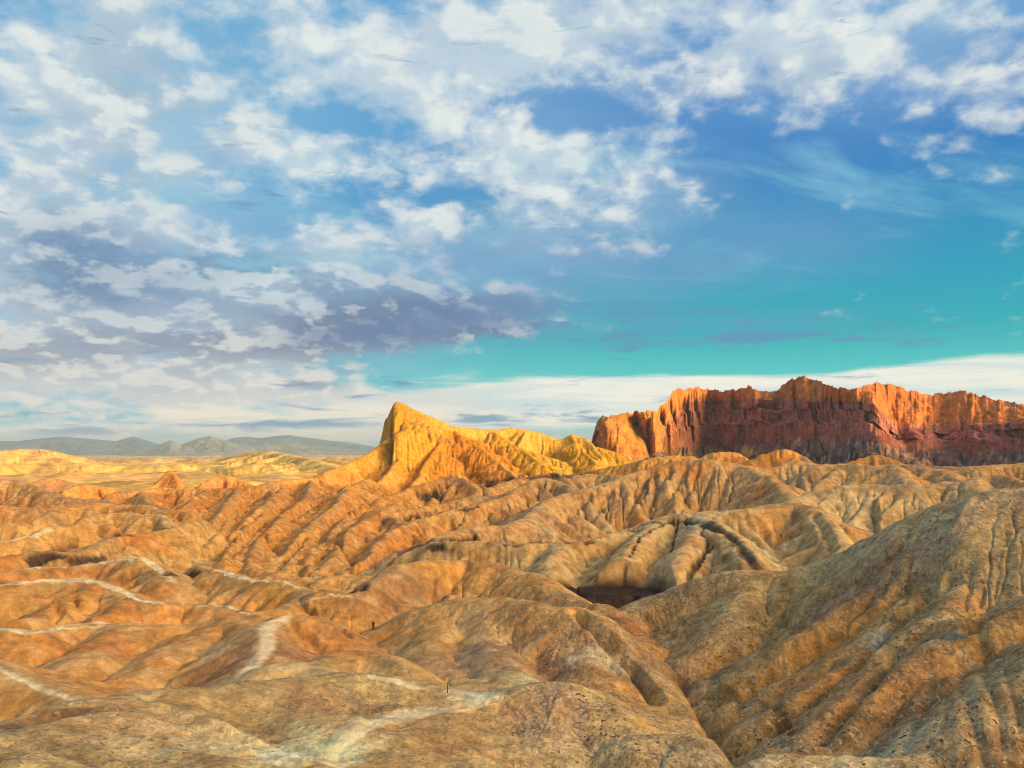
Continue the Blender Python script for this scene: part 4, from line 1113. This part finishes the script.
# ------------------------------------------------------------------ air
def haze():
    me = bpy.data.meshes.new('haze')
    a, z0, z1 = 35500.0, -500.0, 215.0
    v = [(sx * a, sy * a, z) for z in (z0, z1) for sx, sy in ((-1, -1), (1, -1), (1, 1), (-1, 1))]
    f = [(3, 2, 1, 0), (4, 5, 6, 7), (0, 1, 5, 4), (1, 2, 6, 5), (2, 3, 7, 6), (3, 0, 4, 7)]
    me.from_pydata(v, [], f); me.update()
    m = bpy.data.materials.new('air'); m.use_nodes = True
    t = m.node_tree; t.nodes.clear()
    o = t.nodes.new('ShaderNodeOutputMaterial'); p = t.nodes.new('ShaderNodeVolumePrincipled')
    p.inputs['Color'].default_value = (.70, .88, 1.0, 1)
    p.inputs['Density'].default_value = 3.8e-5
    t.links.new(p.outputs[0], o.inputs['Volume'])
    me.materials.append(m)
    ob = bpy.data.objects.new('haze', me); scene.collection.objects.link(ob)
    ob['kind'] = 'stuff'; ob['label'] = 'thin pale haze over the desert basin'

haze()


# ------------------------------------------------------------------ small things
def simple_mat(name, col, rough=.8):
    m = bpy.data.materials.new(name); m.use_nodes = True
    g = NG(m.node_tree); b = m.node_tree.nodes['Principled BSDF']
    tc = g.n('ShaderNodeTexCoord')
    n = g.noise(tc.outputs['Object'], 14, 5, .6)
    g.put(b.inputs['Base Color'], g.mix(g.ramp(n, .3, .7), tuple(c * .7 for c in col), tuple(min(1, c * 1.2) for c in col)))
    b.inputs['Roughness'].default_value = rough
    return m

def ground_at(x, y):
    r = math.hypot(x, y); a = math.degrees(math.atan2(x, y))
    i = np.searchsorted(RR, r) - 1; j = np.searchsorted(AZ, a) - 1
    fi = (r - RR[i]) / (RR[i + 1] - RR[i]); fj = (a - AZ[j]) / (AZ[j + 1] - AZ[j])
    return float((H[i, j] * (1 - fj) + H[i, j + 1] * fj) * (1 - fi) + (H[i + 1, j] * (1 - fj) + H[i + 1, j + 1] * fj) * fi)

def skinned(name, joints, mat, parent, sub=2):
    """joints: list of (parent index or None, (x,y,z), radius)"""
    me = bpy.data.meshes.new(name)
    me.from_pydata([j[1] for j in joints], [(j[0], i) for i, j in enumerate(joints) if j[0] is not None], [])
    ob = bpy.data.objects.new(name, me); scene.collection.objects.link(ob)
    ob.modifiers.new('skin', 'SKIN')
    sk = me.skin_vertices[0] if me.skin_vertices else None
    if sk is None:
        bm_ = __import__('bmesh').new(); bm_.from_mesh(me); bm_.verts.layers.skin.verify(); bm_.to_mesh(me); bm_.free()
        sk = me.skin_vertices[0]
    for i, j in enumerate(joints):
        r = j[2]
        sk.data[i].radius = r if isinstance(r, tuple) else (r, r)
        sk.data[i].use_root = (i == 0)
    ss = ob.modifiers.new('sub', 'SUBSURF'); ss.levels = sub; ss.render_levels = sub
    me.materials.append(mat)
    ob.parent = parent
    return ob

def person():
    x, y, _ = at(373.3, 626, 150.2)
    best = None
    for dd in np.arange(-3, 3, .1):          # stand on the top of the little spur
        k = 1 + dd / 150.2
        h = ground_at(x * k, y * k)
        if best is None or h / k > best[0]: best = (h / k, x * k, y * k, h)
    _, x, y, z = best
    root = bpy.data.objects.new('person', None); scene.collection.objects.link(root)
    root.location = (x, y, z + .03); root.rotation_euler = (0, 0, R(200))
    root['label'] = 'hiker in dark clothes standing on a small spur in the gully'; root['category'] = 'person'
    root['group'] = 'people'
    del root['group']
    skinm = simple_mat('skin', (.45, .27, .18)); jack = simple_mat('dark jacket cloth', (.035, .032, .036)); trs = simple_mat('dark trouser cloth', (.03, .028, .03)); hairm = simple_mat('hair', (.03, .02, .015)); shoe = simple_mat('boot leather', (.05, .035, .025))
    J = [(None, (0, 0, .95), (.15, .10)), (0, (0, 0, 1.12), (.135, .09)), (1, (0, 0, 1.30), (.155, .10)), (2, (0, .0, 1.44), (.10, .07)), (3, (0, -.005, 1.505), .06), (4, (0, -.012, 1.585), (.078, .09)), (5, (0, -.015, 1.67), (.088, .105)), (6, (0, 0, 1.745), (.07, .08)),
         (3, (.17, 0, 1.41), .06), (8, (.25, .01, 1.15), .045), (9, (.24, -.08, .90), .033), (10, (.235, -.10, .82), (.02, .04)),
         (3, (-.17, 0, 1.41), .06), (12, (-.25, .02, 1.15), .045), (13, (-.26, -.05, .90), .033), (14, (-.255, -.07, .82), (.02, .04)),
         (0, (.09, 0, .86), .095), (16, (.11, -.02, .50), .062), (17, (.13, .02, .09), .042), (18, (.14, -.12, .04), (.045, .03)),
         (0, (-.09, 0, .86), .095), (20, (-.11, -.05, .50), .062), (21, (-.12, .0, .09), .042), (22, (-.13, -.14, .04), (.045, .03))]
    for sgn, wr in ((1, 11), (-1, 15)):
        bx, by, bz = J[wr][1]
        for q, (dy, ln) in enumerate(((.030, .060), (.012, .072), (-.008, .068), (-.026, .052))):
            J.append((wr, (bx - sgn * .005, by + dy, bz - .035), .009)); J.append((len(J) - 1, (bx - sgn * .015, by + dy * .9 - .008, bz - .035 - ln), .007))
        J.append((wr, (bx - sgn * .03, by - .03, bz + .0), .010)); J.append((len(J) - 1, (bx - sgn * .035, by - .05, bz - .04), .008))
    skinned('body', J, skinm, root)
    skinned('nose', [(None, (0, -.10, 1.665), .012), (0, (0, -.125, 1.645), .016)], skinm, root, 1)
    skinned('jacket', [(None, (0, 0, .80), (.21, .15)), (0, (0, 0, 1.12), (.165, .115)), (1, (0, 0, 1.30), (.185, .125)), (2, (0, 0, 1.50), (.115, .095)),
                       (2, (.18, 0, 1.42), .078), (4, (.255, .01, 1.15), .062), (5, (.243, -.075, .92), .048),
                       (2, (-.18, 0, 1.42), .078), (7, (-.255, .02, 1.15), .062), (8, (-.262, -.045, .92), .048)], jack, root)
    skinned('trousers', [(None, (0, 0, .92), (.17, .125)), (0, (0, 0, 1.06), (.155, .11)), (0, (.095, 0, .80), .115), (2, (.11, -.02, .50), .085), (3, (.13, .02, .07), .066),
                         (0, (-.095, 0, .80), .115), (5, (-.11, -.05, .50), .085), (6, (-.12, 0, .07), .066)], trs, root)
    skinned('hair', [(None, (0, .04, 1.64), (.09, .075)), (0, (0, .025, 1.73), (.10, .10)), (1, (0, .0, 1.80), (.07, .08))], hairm, root)
    for sx, sy in ((.135, 0), (-.125, -.02)):
        skinned('shoe', [(None, (sx, sy + .04, .055), (.055, .05)), (0, (sx, sy - .08, .045), (.055, .04)), (1, (sx, sy - .17, .035), (.045, .03))], shoe, root)

def post():
    import bmesh
    x, y, _ = at(447.5, 697, 97.6)
    z = ground_at(x, y)
    bm = bmesh.new()
    rngp = random.Random(3)
    rings = []
    for k, (hh, rr) in enumerate(((-.3, .062), (0.0, .060), (.25, .057), (.6, .055), (.95, .053), (1.14, .052), (1.19, .036))):
        ring = []
        for q in range(8):
            a = q / 8 * 2 * math.pi
            r_ = rr * (1 + rngp.uniform(-.06, .06))
            ring.append(bm.verts.new((r_ * math.cos(a) + .02 * hh, r_ * math.sin(a), hh)))
        rings.append(ring)
    for a_, b_ in zip(rings[:-1], rings[1:]):
        for q in range(8): bm.faces.new((a_[q], a_[(q + 1) % 8], b_[(q + 1) % 8], b_[q]))
    bm.faces.new(rings[-1]); bm.faces.new(rings[0][::-1])
    me = bpy.data.meshes.new('trail_post'); bm.to_mesh(me); bm.free()
    me.materials.append(simple_mat('weathered dark wood', (.07, .045, .03)))
    o = bpy.data.objects.new('trail_post', me); scene.collection.objects.link(o)
    o.location = (x, y, z)
    o['label'] = 'thin dark wooden post beside the pale trail'; o['category'] = 'post'

person()
post()
print('all', time.time() - T0)
